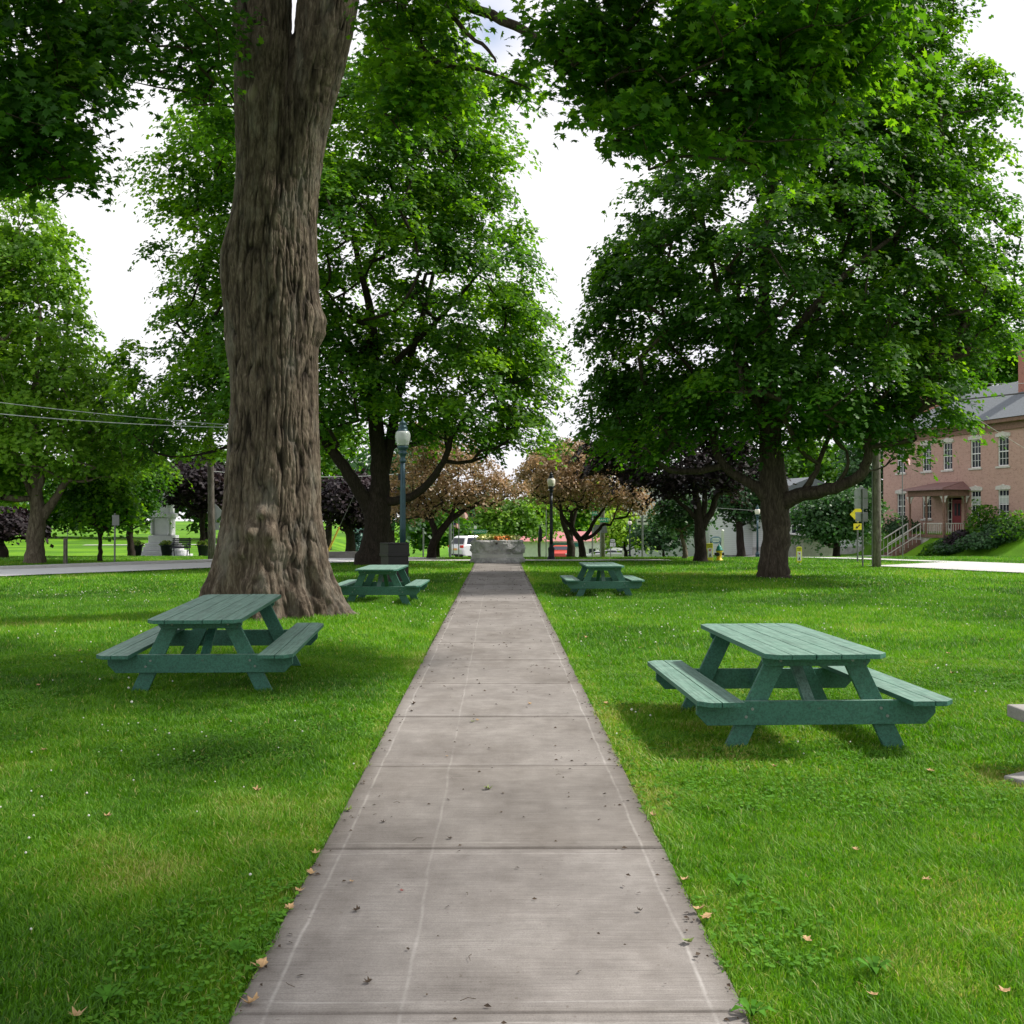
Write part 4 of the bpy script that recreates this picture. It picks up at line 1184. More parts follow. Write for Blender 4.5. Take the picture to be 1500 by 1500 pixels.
# brick house: local x runs towards the camera end, local y into the house
HB = Vector((FA.x+FD.x*13.0, FA.y+FD.y*13.0))    # far corner
HL = 15.2; HW = 10.5
zb0 = -1.0
bh = empty('brick_house', (HB.x, HB.y, 0), math.atan2(-FD.y, -FD.x), 'two storey faded pink brick house with grey hip roof and red front door', 'house')
# local +x = -FD (towards camera), local +y = rotate +90deg -> into the house (+X world)
def along(px):      # where a picture column meets the front wall
    t = (px-730)/1500.0
    D = (FA.x+.245*FA.y)/(t+.245); P = Vector((FA.x-.245*(D-FA.y), D)); return (P-HB).length
wx = [along(p) for p in (1323, 1361, 1392, 1433.5, 1474.5)]
dx_ = along(1401.5)
op = []
for i, x in enumerate(wx):
    op.append((x-.5, x+.5, 5.22, 7.12))
    if i != 2: op.append((x-.5, x+.5, 1.78, 3.68))
op.append((dx_-.85, dx_+.75, .72, 3.25))
wall('wall', HL, 8.0, .3, op, M['brick'], bh, None, -.6)
for (nme, M4, ln) in (('wall', Matrix.Translation((HL, .302, 0)) @ Matrix.Rotation(pi/2, 4, 'Z'), HW-.6), ('wall', Matrix.Translation((HL, HW, 0)) @ Matrix.Rotation(pi, 4, 'Z'), HL), ('wall', Matrix.Translation((0, HW-.302, 0)) @ Matrix.Rotation(-pi/2, 4, 'Z'), HW-.6)):
    o_ = [(x-.5, x+.5, z, z+1.9) for x in (2.4, 5.0, 7.6) for z in (1.78, 5.22)] if ln < 10 else []
    wall(nme, ln, 8.0, .3, o_, M['brick'], bh, M4, -.6)
    for (a, b, c, d) in o_: window(bh, a, b, c, d, 4, 2, M4)
for i, x in enumerate(wx):
    window(bh, x-.5, x+.5, 5.22, 7.12, 3, 2, Matrix(), blind=False)
    if i != 2: window(bh, x-.5, x+.5, 1.78, 3.68, 3, 2, Matrix(), blind=(i > 2))
q = MB(); q.box(-.04, HL+.04, -.04, 0, -.9, .55); q.build('foundation', M['stone_trim'], bh)
q = MB(); q.box(-.06, HL+.06, -.12, -.003, 7.55, 8.0); q.box(HL+.003, HL+.12, 0, HW, 7.55, 8.0); q.box(-.12, -.003, 0, HW, 7.55, 8.0); q.build('frieze', M['porch_wood'], bh)
q = MB(); e = .42; q.box(-e, HL+e, -e, HW+e, 8.002, 8.28); q.build('eaves', M['porch_wood'], bh, bevel=.05)
q = MB(); e = .50; z0, z1 = 8.285, 11.5; ri = 4.4
q.add([(-e,-e,z0),(HL+e,-e,z0),(HL+e,HW+e,z0),(-e,HW+e,z0),(ri,HW/2,z1),(HL-ri,HW/2,z1)], [(0,1,5,4),(1,2,5),(2,3,4,5),(3,0,4),(3,2,1,0)])
rf = q.build('roof', M['shingle'], bh)
for x, y, z, t in ((1.2, 3.2, 8.6, 12.0), (11.3, 3.6, 9.5, 13.2)):
    q = MB(); q.box(x-.75, x+.75, y-.35, y+.35, z-.4, t-.15); q.box(x-.82, x+.82, y-.42, y+.42, t-.147, t); q.build('chimney', M['brick_red'], rf)
# door set
dr = MB(); dr.box(dx_-.35, dx_+.68, .12, .18, .72, 3.1); d_o = dr.build('door', M['door_red'], bh)
q = MB(); q.box(dx_-.10, dx_+.12, .105, .117, 2.0, 2.85); q.box(dx_+.25, dx_+.5, .105, .117, 2.0, 2.85); q.build('pane', M['glass'], d_o)
q = MB(); q.box(dx_-.83, dx_-.38, .12, .18, .72, 1.1); q.box(dx_-.83, dx_-.76, .12, .18, 1.102, 3.2); q.box(dx_-.45, dx_-.38, .12, .18, 1.102, 3.2)
for z in (1.7, 2.3, 2.9): q.box(dx_-.758, dx_-.452, .12, .18, z, z+.07)
q.build('sidelight', M['stone_trim'], bh)
# porch
px0, px1, pd_ = dx_-2.35, dx_+1.45, 1.95
por = empty('porch', (0, 0, 0)); por.parent = bh
q = MB(); q.box(px0-.1, px1+.1, -pd_-.1, -.045, .50, .70); q.build('porch_floor', M['porch_wood'], por)
q = MB(); q.box(px0, px1, -pd_, -.05, -1.2, .498); q.build('porch_base', M['stone_trim'], por)
q = MB(); q.add([(px0-.35,-pd_-.35,3.75),(px1+.35,-pd_-.35,3.75),(px1+.35,-.01,3.75),(px0-.35,-.01,3.75),(px0-.3,-pd_-.3,3.88),(px1+.3,-pd_-.3,3.88),(px1-.5,-.01,4.35),(px0+.5,-.01,4.35)], [(3,2,1,0),(0,1,5,4),(4,5,6,7),(1,2,6,5),(3,0,4,7)])
q.build('porch_roof', plain('rusty_metal_roof', (.20, .11, .10), .6, var=.25), por)
q = MB(); q.box(px0-.05, px1+.05, -pd_-.05, -pd_+.09, 3.35, 3.74); q.box(px0-.05, px0+.09, -pd_+.093, -.06, 3.35, 3.74); q.box(px1-.09, px1+.05, -pd_+.093, -.06, 3.35, 3.74); q.build('fascia', M['porch_wood'], por)
for x, y in ((px0+.07, -pd_+.07), (px1-.07, -pd_+.07), ((px0+px1)/2+.0, -pd_+.07), (px1-.07, -.18)):
    q = MB(); q.lathe([(.10, .70), (.10, 1.5), (.07, 1.55), (.08, 2.3), (.07, 2.9), (.10, 2.95), (.10, 3.35)], 8, (x, y, 0)); q.build('post', M['porch_wood'], por)
    q = MB()
    for s in (-1, 1): q.prism([(x+s*.10, 3.34), (x+s*.42, 3.34), (x+s*.30, 3.20), (x+s*.20, 3.12), (x+s*.16, 2.95), (x+s*.10, 2.85)], y-.03, y+.03, 'y')
    q.build('bracket', M['stone_trim'], por)
q = MB()
for k in range(18):
    x = px0+.2+(px1-px0-.4)*k/17
    if px0+.0 < x < px0+1.6: continue
    q.box(x-.025, x+.025, -pd_+.05, -pd_+.09, .78, 1.42)
q.box(px0+1.6, px1-.17, -pd_+.03, -pd_+.11, 1.422, 1.50)
for k in range(9):
    y = -pd_+.25+k*.19; q.box(px1-.09, px1-.05, y-.02, y+.02, .78, 1.42)
q.box(px1-.11, px1-.03, -pd_+.2, -.25, 1.422, 1.50)
q.build('railing', M['stone_trim'], por)
# steps towards the street
stp = MB(); ns_ = 8; sx0, sx1 = px0+.15, px0+1.5
for k in range(ns_):
    z = .50-(k+1)*.178; y = -pd_-.1-(k+1)*.33
    stp.box(sx0, sx1, y, -pd_-.104 if k == 0 else y+.328, -1.6, z+.0)
stp.build('steps', M['porch_wood'], por)
for x in (sx0-.03, sx1+.03):
    q = MB(); q.tube([(x, -pd_-.15, 1.45), (x, -pd_-.1-ns_*.33, 1.45-ns_*.178)], .045, 6); q.tube([(x, -pd_-.15, .75), (x, -pd_-.1-ns_*.33, .75-ns_*.178)], .03, 6)
    for k in range(ns_+1): 
        y = -pd_-.15-k*.325; q.tube([(x, y, .3-k*.178), (x, y, 1.45-k*.178)], .035 if k in (0, ns_) else .016, 6)
    q.build('handrail', M['stone_trim'], por)

# white clapboard houses beyond the lawn
def simple_house(name, label, cat, px, Y, rz, W, Dp, H, rh, wallm, roofm, wins, base=None, gable='x'):
    q0 = gp(px, Y); root = empty(name, (q0.x, q0.y, q0.z), rz, label, cat)
    op_ = [(a, b, c, d) for (a, b, c, d) in wins]
    wall('wall', W, H, .2, op_, M[wallm], root, Matrix.Translation((-W/2, 0, 0)), -1.5)
    q = MB(); q.box(-W/2, W/2, .202, Dp, -1.5, H-.01); q.build('body', M[wallm], root) if False else None
    wall('wall', Dp-.402, H, .2, [], M[wallm], root, Matrix.Translation((W/2, .201, 0)) @ Matrix.Rotation(pi/2, 4, 'Z'), -1.5)
    wall('wall', Dp-.402, H, .2, [], M[wallm], root, Matrix.Translation((-W/2, Dp-.201, 0)) @ Matrix.Rotation(-pi/2, 4, 'Z'), -1.5)
    wall('wall', W, H, .2, [], M[wallm], root, Matrix.Translation((W/2, Dp, 0)) @ Matrix.Rotation(pi, 4, 'Z'), -1.5)
    for (a, b, c, d) in op_: window(root, a, b, c, d, 2, 1, Matrix.Translation((-W/2, 0, 0)), lintel=False)
    e = .35; q = MB()
    if gable == 'x':
        q.add([(-W/2-e,-e,H+.003),(W/2+e,-e,H+.003),(W/2+e,Dp+e,H+.003),(-W/2-e,Dp+e,H+.003),(-W/2-e,Dp/2,H+rh),(W/2+e,Dp/2,H+rh)], [(0,1,5,4),(2,3,4,5),(1,2,5),(3,0,4),(3,2,1,0)])
    else:
        q.add([(-W/2-e,-e,H+.003),(W/2+e,-e,H+.003),(W/2+e,Dp+e,H+.003),(-W/2-e,Dp+e,H+.003),(0,-e,H+rh),(0,Dp+e,H+rh)], [(0,4,5,3),(1,2,5,4),(0,1,4),(2,3,5),(3,2,1,0)])
    q.build('roof', roofm, root)
    return root
M['red_roof'] = plain('pink_red_metal_roof', (.42, .16, .16), .6, var=.15)
w1 = simple_house('white_house', 'two storey white clapboard house with a porch stair behind the purple maple', 'house', 1040, 86, radians(8), 11, 8, 5.6, 2.2, 'clapboard', M['shingle'],
     [(1.2, 2.1, 1.6, 3.2), (5.6, 6.5, 1.6, 3.2), (8.2, 9.1, 1.6, 3.2), (1.2, 2.1, 4.0, 5.2), (5.6, 6.5, 4.0, 5.2)], gable='y')
q = MB(); q.box(.6, 4.6, -1.8, -.01, .75, .9); q.box(.6, .72, -1.8, -1.68, .9, 3.2); q.box(4.48, 4.6, -1.8, -1.68, .9, 3.2); q.box(.4, 4.8, -2.0, -.01, 3.2, 3.4)
for k in range(5): q.box(1.6, 2.9, -1.8-.3*(k+1), -1.8-.3*k-.003, -1, .72-.16*k)
q.build('porch', M['white_paint'], w1)
w2 = simple_house('white_house', 'white clapboard house with a stone basement seen right of the right maple trunk', 'house', 1185, 74, radians(14), 9, 7, 3.8, 1.8, 'clapboard', M['shingle'],
     [(3.1, 4.0, 1.5, 2.8), (6.0, 6.9, 1.5, 2.8)], gable='y')
q = MB(); q.box(-4.52, 4.52, -.05, -.004, -1.2, .55); q.build('foundation', M['granite'], w2)
gr_ = simple_house('block_shed', 'grey concrete block shed with flat roof in front of the white clapboard house', 'shed', 1203, 62, radians(20), 2.6, 3.2, 1.55, .10, 'slab', M['asphalt_dark'], [])
fs = simple_house('red_roofed_shop', 'low white shop with a pinkish red roof beyond the stone planter', 'shop', 832, 104, radians(4), 13, 8, 2.5, .95, 'white_paint', M['red_roof'],
     [(.6, 1.9, .2, 2.0), (4.6, 6.2, .6, 1.9), (8.6, 9.4, .5, 1.8), (10.0, 10.8, .5, 1.8)])
q = MB(); q.box(-1.9, 1.4, -.12, -.005, 1.95, 2.3); q.build('sign_board', M['pl_green'] if False else plain('teal_sign', (.02, .18, .17), .5, bmp=0), fs)

# ------------------------------------------------------------------ cars
M['tyre'] = plain('tyre_rubber', (.015, .015, .016), .8, bmp=0); M['rim'] = plain('alloy_rim', (.45, .46, .48), .35, .6, .1)
M['red_light'] = plain('red_lamp_lens', (.55, .02, .02), .25, bmp=0); M['orange_plate'] = plain('orange_plate', (.75, .35, .08), .5, bmp=0)
M['head_light'] = plain('clear_lamp_lens', (.6, .62, .65), .15, bmp=0)
def make_car(paint, label, group, suv=True):
    """front towards +y, length ~4.7 m"""
    root = empty('parked_car', (0, 0, 0), 0, label, 'car', group)
    W = .92; hr = 1.72 if suv else 1.45
    rp = [(-2.30, .42), (-2.35, .75), (-2.28, 1.02), (-2.10, 1.10), (1.0, 1.04), (1.9, .96), (2.28, .80), (2.36, .52), (2.25, .30), (-2.15, .30)]
    b = MB(); n = len(rp)
    secs = [(-W, .93), (-W*.96, 1.0), (W*.96, 1.0), (W, .93)]
    vs = []
    for (x, s) in secs: vs += [(x, y*s, .3+(z-.3)*s+.02*(1-s)) for (y, z) in rp]
    fs_ = []
    for k in range(3): fs_ += [(k*n+i, (k+1)*n+i, (k+1)*n+(i+1) % n, k*n+(i+1) % n) for i in range(n)]
    fs_ += [tuple(range(n)), tuple(reversed(range(3*n, 4*n)))]
    b.add(vs, fs_); b.build('body', paint, root, bevel=.05)
    if suv: gh = [(-2.18, 1.08), (-1.95, hr-.12), (-1.7, hr), (.2, hr-.02), (.55, hr-.12), (1.25, 1.03)]
    else: gh = [(-1.75, 1.06), (-1.05, hr-.05), (-.8, hr), (.1, hr), (.35, hr-.06), (1.2, 1.03)]
    c = MB(); vs = []; m_ = len(gh)
    for x0 in (-1, 1): vs += [(x0*(W*.96-(z-1.05)*.28), y, z) for (y, z) in gh]
    c.add(vs, [(i, i+m_, (i+1) % m_+m_, (i+1) % m_) for i in range(m_)]+[tuple(range(m_)), tuple(reversed(range(m_, 2*m_)))])
    c.build('roof', paint, root, bevel=.03)
    def pane(name, pts, mat):
        q_ = MB(); q_.add(pts, [tuple(range(len(pts)))]); cx = sum((Vector(p) for p in pts), Vector())/len(pts)
        nrm = (Vector(pts[1])-Vector(pts[0])).cross(Vector(pts[2])-Vector(pts[1])).normalized()
        ctr = Vector((0, 0, 1.2))
        if nrm.dot(cx-ctr) < 0: nrm = -nrm
        q_.v = [tuple(Vector(p)+nrm*.012) for p in q_.v]; return q_.build(name, mat, root)
    def gx_(z): return W*.96-(z-1.05)*.28
    y0a, z0a = gh[0]; y1a, z1a = gh[1]
    f = lambda t: (y0a+(y1a-y0a)*t, z0a+(z1a-z0a)*t)
    (ya, za), (yb, zb_) = f(.12), f(.92)
    pane('rear_window', [(-gx_(za)+.10, ya, za), (gx_(za)-.10, ya, za), (gx_(zb_)-.10, yb, zb_), (-gx_(zb_)+.10, yb, zb_)], M['glass'])
    y0a, z0a = gh[-1]; y1a, z1a = gh[-2]; (ya, za), (yb, zb_) = f(.1), f(.92)
    pane('windscreen', [(-gx_(za)+.08, ya, za), (gx_(za)-.08, ya, za), (gx_(zb_)-.08, yb, zb_), (-gx_(zb_)+.08, yb, zb_)], M['glass'])
    for s in (-1, 1):
        zt = hr-.14
        for (a, b_) in ((-1.75, -.75), (-.68, .60)):
            pane('side_window', [(s*gx_(1.14), a-(.18 if a < -1.5 and suv else 0), 1.14), (s*gx_(1.14), b_+(.25 if b_ > 0 else 0), 1.14), (s*gx_(zt), b_-(.1 if b_ > 0 else 0), zt), (s*gx_(zt), a+(.0 if suv else .35), zt)], M['glass'])
        q_ = MB(); q_.box(s*.55, s*.90, -2.345, -2.24, .88, 1.06) if s > 0 else q_.box(-.90, -.55, -2.345, -2.24, .88, 1.06); q_.build('tail_light', M['red_light'], root, bevel=.02)
        q_ = MB(); q_.box(min(s*.5, s*.86), max(s*.5, s*.86), 2.16, 2.32, .66, .80); q_.build('headlight', M['head_light'], root, bevel=.03)
        for y in (-1.42, 1.42):
            q_ = MB(); Mx = Matrix.Translation((s*.80, y, .34)) @ Matrix.Rotation(pi/2, 4, 'Y')
            q_.lathe([(.25, -.11), (.33, -.10), (.34, 0), (.33, .10), (.25, .11)], 20, M=Mx); wh = q_.build('wheel', M['tyre'], root, True)
            q_ = MB(); q_.lathe([(.05, .115*s), (.20, .12*s), (.235, .09*s)], 12, M=Mx); q_.build('rim', M['rim'], wh)
    q_ = MB(); q_.box(-.26, .26, -2.375, -2.352, .70, .84); q_.build('number_plate', M['orange_plate'], root)
    q_ = MB(); q_.box(-.8, .8, -2.36, -2.2, .32, .42); q_.build('bumper', M['tyre'], root, bevel=.02)
    return root
M['car_white'] = plain('white_car_paint', (.72, .73, .74), .25, .1, .03, 2, 0, .6); M['car_red'] = plain('red_car_paint', (.55, .05, .03), .3, .1, .05, 2, 0, .6)
M['car_silver'] = plain('silver_car_paint', (.62, .63, .65), .3, .3, .03, 2, 0, .6)
c1 = make_car(M['car_white'], 'white estate car seen from its rear corner, left of the stone planter', 'cars on the street'); 
q = gp(705, 77); c1.location = (q.x, q.y, q.z+.0); c1.rotation_euler = (0, 0, radians(-52)); c1.scale = (1.03,)*3
c2 = make_car(M['car_red'], 'small red car in front of the red roofed shop', 'cars on the street', False)
q = gp(824, 92); c2.location = (q.x, q.y, q.z+.03); c2.rotation_euler = (0, 0, radians(170))
for px, Y, rz, lb, pm in ((878, 101, 80, 'white car behind the lawn edge left of the small route sign', 'car_white'), (899, 98, 70, 'low silver white car behind the lawn edge below the small route sign', 'car_silver')):
    c3 = make_car(M[pm], lb, 'cars on the street', False); q = gp(px, Y); c3.location = (q.x, q.y, q.z+.03); c3.rotation_euler = (0, 0, radians(rz))

# ------------------------------------------------------------------ poles, signs, wires
M['wood_pole'] = bark_mat('weathered_pole', (.06, .05, .042), (.17, .15, .13), (.30, .275, .245), 1.6, .3)
M['alu'] = plain('sign_back_aluminium', (.36, .37, .39), .45, .5, .1, 4, .05); M['galv'] = plain('galvanised_post', (.17, .18, .18), .5, .5, .2, 9, .1)
M['yellow'] = plain('yellow_sign_face', (.85, .72, .02), .5, var=.04, bmp=0); M['limeyellow'] = plain('lime_yellow_face', (.80, .78, .03), .5, var=.04, bmp=0)
M['sign_white'] = plain('white_sign_face', (.78, .78, .76), .5, var=.03, bmp=0); M['sign_green'] = plain('green_sign_face', (.01, .22, .13), .5, var=.05, bmp=0)
M['sign_black'] = plain('black_sign_paint', (.012, .012, .012), .5, bmp=0); M['sign_grey'] = plain('sign_ink', (.12, .12, .13), .6, bmp=0)
def text(s, size, mat, parent, loc, name='lettering', rz=0.0):
    cu = bpy.data.curves.new(name, 'FONT'); cu.body = s; cu.size = size; cu.align_x = 'CENTER'; cu.align_y = 'CENTER'; cu.extrude = .004
    cu.materials.append(mat)
    tmp = bpy.data.objects.new('tmp', cu); COL.objects.link(tmp); dg_ = bpy.context.evaluated_depsgraph_get(); dg_.update()
    me = bpy.data.meshes.new_from_object(tmp.evaluated_get(dg_)); bpy.data.objects.remove(tmp)
    if not me.materials: me.materials.append(mat)
    o = bpy.data.objects.new(name, me); COL.objects.link(o); o.parent = parent; o.location = loc; o.rotation_euler = (pi/2, 0, rz)
    return o
def thing_at(name, label, cat, px, Y, rz=0.0, group=None):
    q = gp(px, Y); return empty(name, (q.x, q.y, q.z), rz, label, cat, group)
def zat(o, py): return pt(750, py, o.location.y).z-o.location.z
def sp_(o, n): return n*o.location.y/1500     # picture size to metres at that thing

# right utility pole, real height, with its hardware
up = thing_at('utility_pole', 'stout weathered wooden utility pole on the right, by the grey sign backs', 'utility pole', 1283.5, 37.2)
q = MB(); q.tube([(0, 0, -.3), (.02, 0, 2), (.0, 0, 5), (.04, 0, 9.2)], [.165, .15, .14, .115], 18); q.build('pole', M['wood_pole'], up, True)
q = MB(); q.tube([(-.16, -.03, 0), (-.145, -.03, 6.0)], .022, 6); q.build('conduit', M['galv'], up)
q = MB(); q.box(-.9, .9, -.19, -.12, 8.5, 8.62); q.build('crossarm', M['wood_pole'], up)
# left utility pole
ul_ = thing_at('utility_pole', 'thin brown utility pole on the left with a diamond sign behind it', 'utility pole', 309, 44)
q = MB(); q.tube([(.03, 0, -.3), (0, 0, 3), (-.12, 0, 9.5)], [.15, .135, .11], 14); q.build('pole', M['wood_pole'], ul_, True)
dg = thing_at('diamond_sign', 'grey back of a diamond road sign just behind the left utility pole', 'road sign', 315, 46)
q = MB(); q.tube([(0, 0, -.2), (0, 0, zat(dg, 738))], .035, 6); q.build('post', M['galv'], dg)
r = sp_(dg, 12.5); z = zat(dg, 751); q = MB(); q.prism([(-r, z), (0, z-r), (r, z), (0, z+r)], .04, .05, 'y'); q.build('sign_plate', M['alu'], dg, bevel=.003)
q = MB(); r2 = sp_(dg, 6); z = zat(dg, 771); q.box(-r2, r2, .04, .05, z-r2*.9, z+r2*.9); q.build('sign_plate', M['alu'], dg)
# sign backs at right
sb_ = thing_at('route_sign', 'tall stack of grey sign backs on one post left of the right utility pole', 'road sign', 1263.5, 37.6)
q = MB(); q.tube([(0, 0, -.2), (0, 0, zat(sb_, 716))], .035, 8); q.build('post', M['galv'], sb_)
def plate(o, x0, x1, ya, yb, name='sign_plate', mat='alu', dy=.045, rails=True, shape=None):
    a, b = sp_(o, x0), sp_(o, x1); z0, z1 = zat(o, yb), zat(o, ya)
    q = MB()
    if shape == 'round': q.prism([(a, z0), (b, z0), (b, z1-.12), ((a+b)/2+(b-a)*.28, z1-.03), ((a+b)/2, z1+.06), ((a+b)/2-(b-a)*.28, z1-.03), (a, z1-.12)], dy, dy+.006, 'y')
    else: q.box(a, b, dy, dy+.006, z0, z1)
    p_ = q.build(name, M[mat], o)
    if rails:
        q = MB(); hh = z1-z0
        for f_ in (.18, .80): q.box(a+.02, b-.02, dy-.028, dy-.002, z0+hh*f_, z0+hh*f_+.04)
        q.build('rail', M['alu'], p_)
    return p_
plate(sb_, -11.5, 8.5, 714, 729, shape='round'); plate(sb_, -11.5, 8.5, 730, 745); plate(sb_, -10, 8.5, 750, 764)
pc_ = thing_at('crossing_sign', 'yellow diamond sign over a yellow arrow plate beside the grey sign backs', 'road sign', 1256, 41.5)
q = MB(); q.tube([(0, 0, -.2), (0, 0, zat(pc_, 742))], .035, 8); q.build('post', M['galv'], pc_)
r = sp_(pc_, 12); z = zat(pc_, 753.5); q = MB(); q.prism([(-r, z), (0, z-r), (r, z), (0, z+r)], -.055, -.045, 'y'); q.build('sign_plate', M['yellow'], pc_, bevel=.003)
z = zat(pc_, 771.5); w = sp_(pc_, 6.5); hh = sp_(pc_, 4.6); q = MB(); q.box(-w, w, -.055, -.045, z-hh, z+hh); pl2 = q.build('arrow_plate', M['yellow'], pc_, bevel=.003)
q = MB(); Mr = Matrix.Translation((0, 0, z)) @ Matrix.Rotation(radians(-40), 4, 'Y')
q.prism([(-.13, 0), (-.03, .055), (-.03, .018), (.12, .018), (.12, -.018), (-.03, -.018), (-.03, -.055)], -.066, -.058, 'y', Mr); q.build('arrow', M['sign_black'], pl2)
# in-street pedestrian signs, yellow with a white panel
def ped_sign(px, Y, ya, yb, w, tilt, label, pointed):
    o = thing_at('pedestrian_sign', label, 'road sign', px, Y, 0, 'yellow pedestrian crossing paddles')
    z0, z1 = zat(o, yb), zat(o, ya); W = sp_(o, w)/2
    zz = max(0.0, z0)
    if pointed: poly = [(0, z0), (W, z0+.16), (W, z1-.04), (W-.04, z1), (-W+.04, z1), (-W, z1-.04), (-W, z0+.16)]
    else: poly = [(-W*.8, z0), (W*.8, z0), (W, z1), (-W, z1)]
    q = MB(); q.prism(poly, -.02, .02, 'y'); b = q.build('paddle', M['limeyellow'], o, bevel=.006)
    hh = z1-z0; q = MB(); q.box(-W*.72, W*.72, -.032, -.023, z0+hh*.24, z0+hh*.74); w_ = q.build('panel', M['sign_white'], b)
    k = W/.13
    text('STATE\nLAW', .075*k, M['sign_black'], w_, (0, -.026, z0+hh*.86))
    # stop/yield triangle, walker and block of ink on the panel
    zc = z0+hh*.62; q = MB(); q.prism([(-.05*k, zc+.04*k), (.05*k, zc+.04*k), (0, zc-.045*k)], -.040, -.034, 'y'); q.build('symbol', M['red_light'], w_)
    zc = z0+hh*.38; q = MB()
    q.prism([(-.02*k, zc+.03*k), (.02*k, zc+.03*k), (.025*k, zc-.02*k), (.045*k, zc-.09*k), (.02*k, zc-.09*k), (0, zc-.03*k), (-.03*k, zc-.09*k), (-.05*k, zc-.09*k)], -.040, -.034, 'y')
    q.prism([(.017*k*cos(t*pi/4), zc+.055*k+.017*k*sin(t*pi/4)) for t in range(8)], -.040, -.034, 'y'); q.build('walker_symbol', M['sign_black'], w_)
    q = MB(); q.box(-W*.5, W*.5, -.10, .10, min(z0, 0)-.05, .03) if not pointed else q.tube([(0, 0, -.2), (0, 0, z0+.15)], .03, 6); q.build('base', M['tyre'], o)
    o.rotation_euler = (0, tilt, 0)
ped_sign(1040.5, 43.0, 796, 823, 10, radians(-3), 'yellow pedestrian sign with a white panel leaning by the purple maple trunk', False)
ped_sign(1170.5, 41.0, 801, 828, 8, 0, 'yellow pedestrian sign with a pointed foot, right of the right maple trunk', True)
# hydrant
hy = thing_at('fire_hydrant', 'yellow fire hydrant with a teal bonnet near the purple maple trunk', 'fire hydrant', 1053.5, 43.6)
M['hyd_y'] = plain('yellow_hydrant_paint', (.70, .50, .02), .45, bmp=0); M['hyd_t'] = plain('teal_bonnet_paint', (.02, .22, .18), .45, bmp=0)
q = MB(); q.lathe([(.17, -.05), (.17, .04), (.11, .06), (.11, .36), (.145, .38), (.145, .42)], 16); q.build('barrel', M['hyd_y'], hy, True)
q = MB(); q.lathe([(.15, .422), (.15, .47), (.12, .50), (.105, .58), (.06, .64), (.03, .66), (.03, .72)], 16); q.build('bonnet', M['hyd_t'], hy, True)
for a in (0, pi): 
    q = MB(); q.lathe([(.05, .09), (.05, .16), (.06, .165), (.06, .20)], 10, M=Matrix.Translation((0, 0, .28)) @ Matrix.Rotation(a, 4, 'Z') @ Matrix.Rotation(pi/2, 4, 'Y')); q.build('hose_outlet', M['tyre'], hy)
q = MB(); q.lathe([(.07, .09), (.07, .17), (.085, .175), (.085, .21)], 12, M=Matrix.Translation((0, 0, .27)) @ Matrix.Rotation(-.6, 4, 'Z') @ Matrix.Rotation(pi/2, 4, 'X')); q.build('pumper_outlet', M['tyre'], hy)
# white post and oval sign
wp = thing_at('marker_post', 'tall plain white post right of the fire hydrant', 'post', 1058.5, 47)
q = MB(); q.box(-.045, .045, -.045, .045, -.2, zat(wp, 778)); q.build('shaft', M['white_paint'], wp); q = MB(); q.lathe([(.07, 0), (.07, .03), (.0, .08)], 8, (0, 0, zat(wp, 778))); q.build('post_cap', M['white_paint'], wp)
ov = thing_at('oval_sign', 'blue grey oval house sign between the yellow sign and the white post', 'sign', 1048.5, 56)
q = MB(); z = zat(ov, 791); rx, ry = sp_(ov, 8.5), sp_(ov, 5.5); q.prism([(rx*cos(t*pi/12), z+ry*sin(t*pi/12)) for t in range(24)], -.03, .03, 'y'); f_ = q.build('board', plain('blue_grey_board', (.16, .24, .32), .6), ov)
q = MB(); 
for dz, w in ((.10, .6), (0, .75), (-.1, .5)): q.box(-rx*w, rx*w, -.045, -.034, z+dz*.8-.018, z+dz*.8+.018)
q.build('lettering', M['sign_white'], f_)
for s in (-1, 1): q = MB(); q.box(s*rx*.8-.04, s*rx*.8+.04, .032, .10, -.2, z+.1); q.build('post', M['lamp_dark'], ov)
# one way style plate on a tall post
ow = thing_at('road_sign', 'white rectangular sign with dark arrows halved by its grey post', 'road sign', 941, 52)
q = MB(); q.tube([(0, 0, -.2), (0, 0, zat(ow, 740))], .05, 8); q.build('post', M['galv'], ow)
p_ = plate(ow, -8, 8, 760, 768.5, mat='sign_white', dy=.055, rails=False)
q = MB(); z = zat(ow, 764.2)
for s in (-1, 1): q.prism([(s*.07, z-.035), (s*.07, z+.035), (s*.18, z+.035), (s*.18, z+.06), (s*.24, z), (s*.18, z-.06), (s*.18, z-.035)], .047, .053, 'y')
q.build('arrow', M['sign_black'], p_)
# small route marker
rm = thing_at('route_sign', 'small white route marker reading 12 with a plate above it', 'road sign', 897.5, 70)
q = MB(); q.tube([(-.15, 0, -.2), (-.15, 0, zat(rm, 790))], .03, 6); q.build('post', M['galv'], rm)
p_ = plate(rm, -4, 4, 795, 800.5, mat='sign_white', dy=-.05, rails=False); text('12', .24, M['sign_black'], p_, (0, -.058, zat(rm, 797.7)))
p_ = plate(rm, -3, 3, 790, 793.5, mat='sign_white', dy=-.05, rails=False); text('EAST', .11, M['sign_black'], p_, (0, -.058, zat(rm, 791.8)))
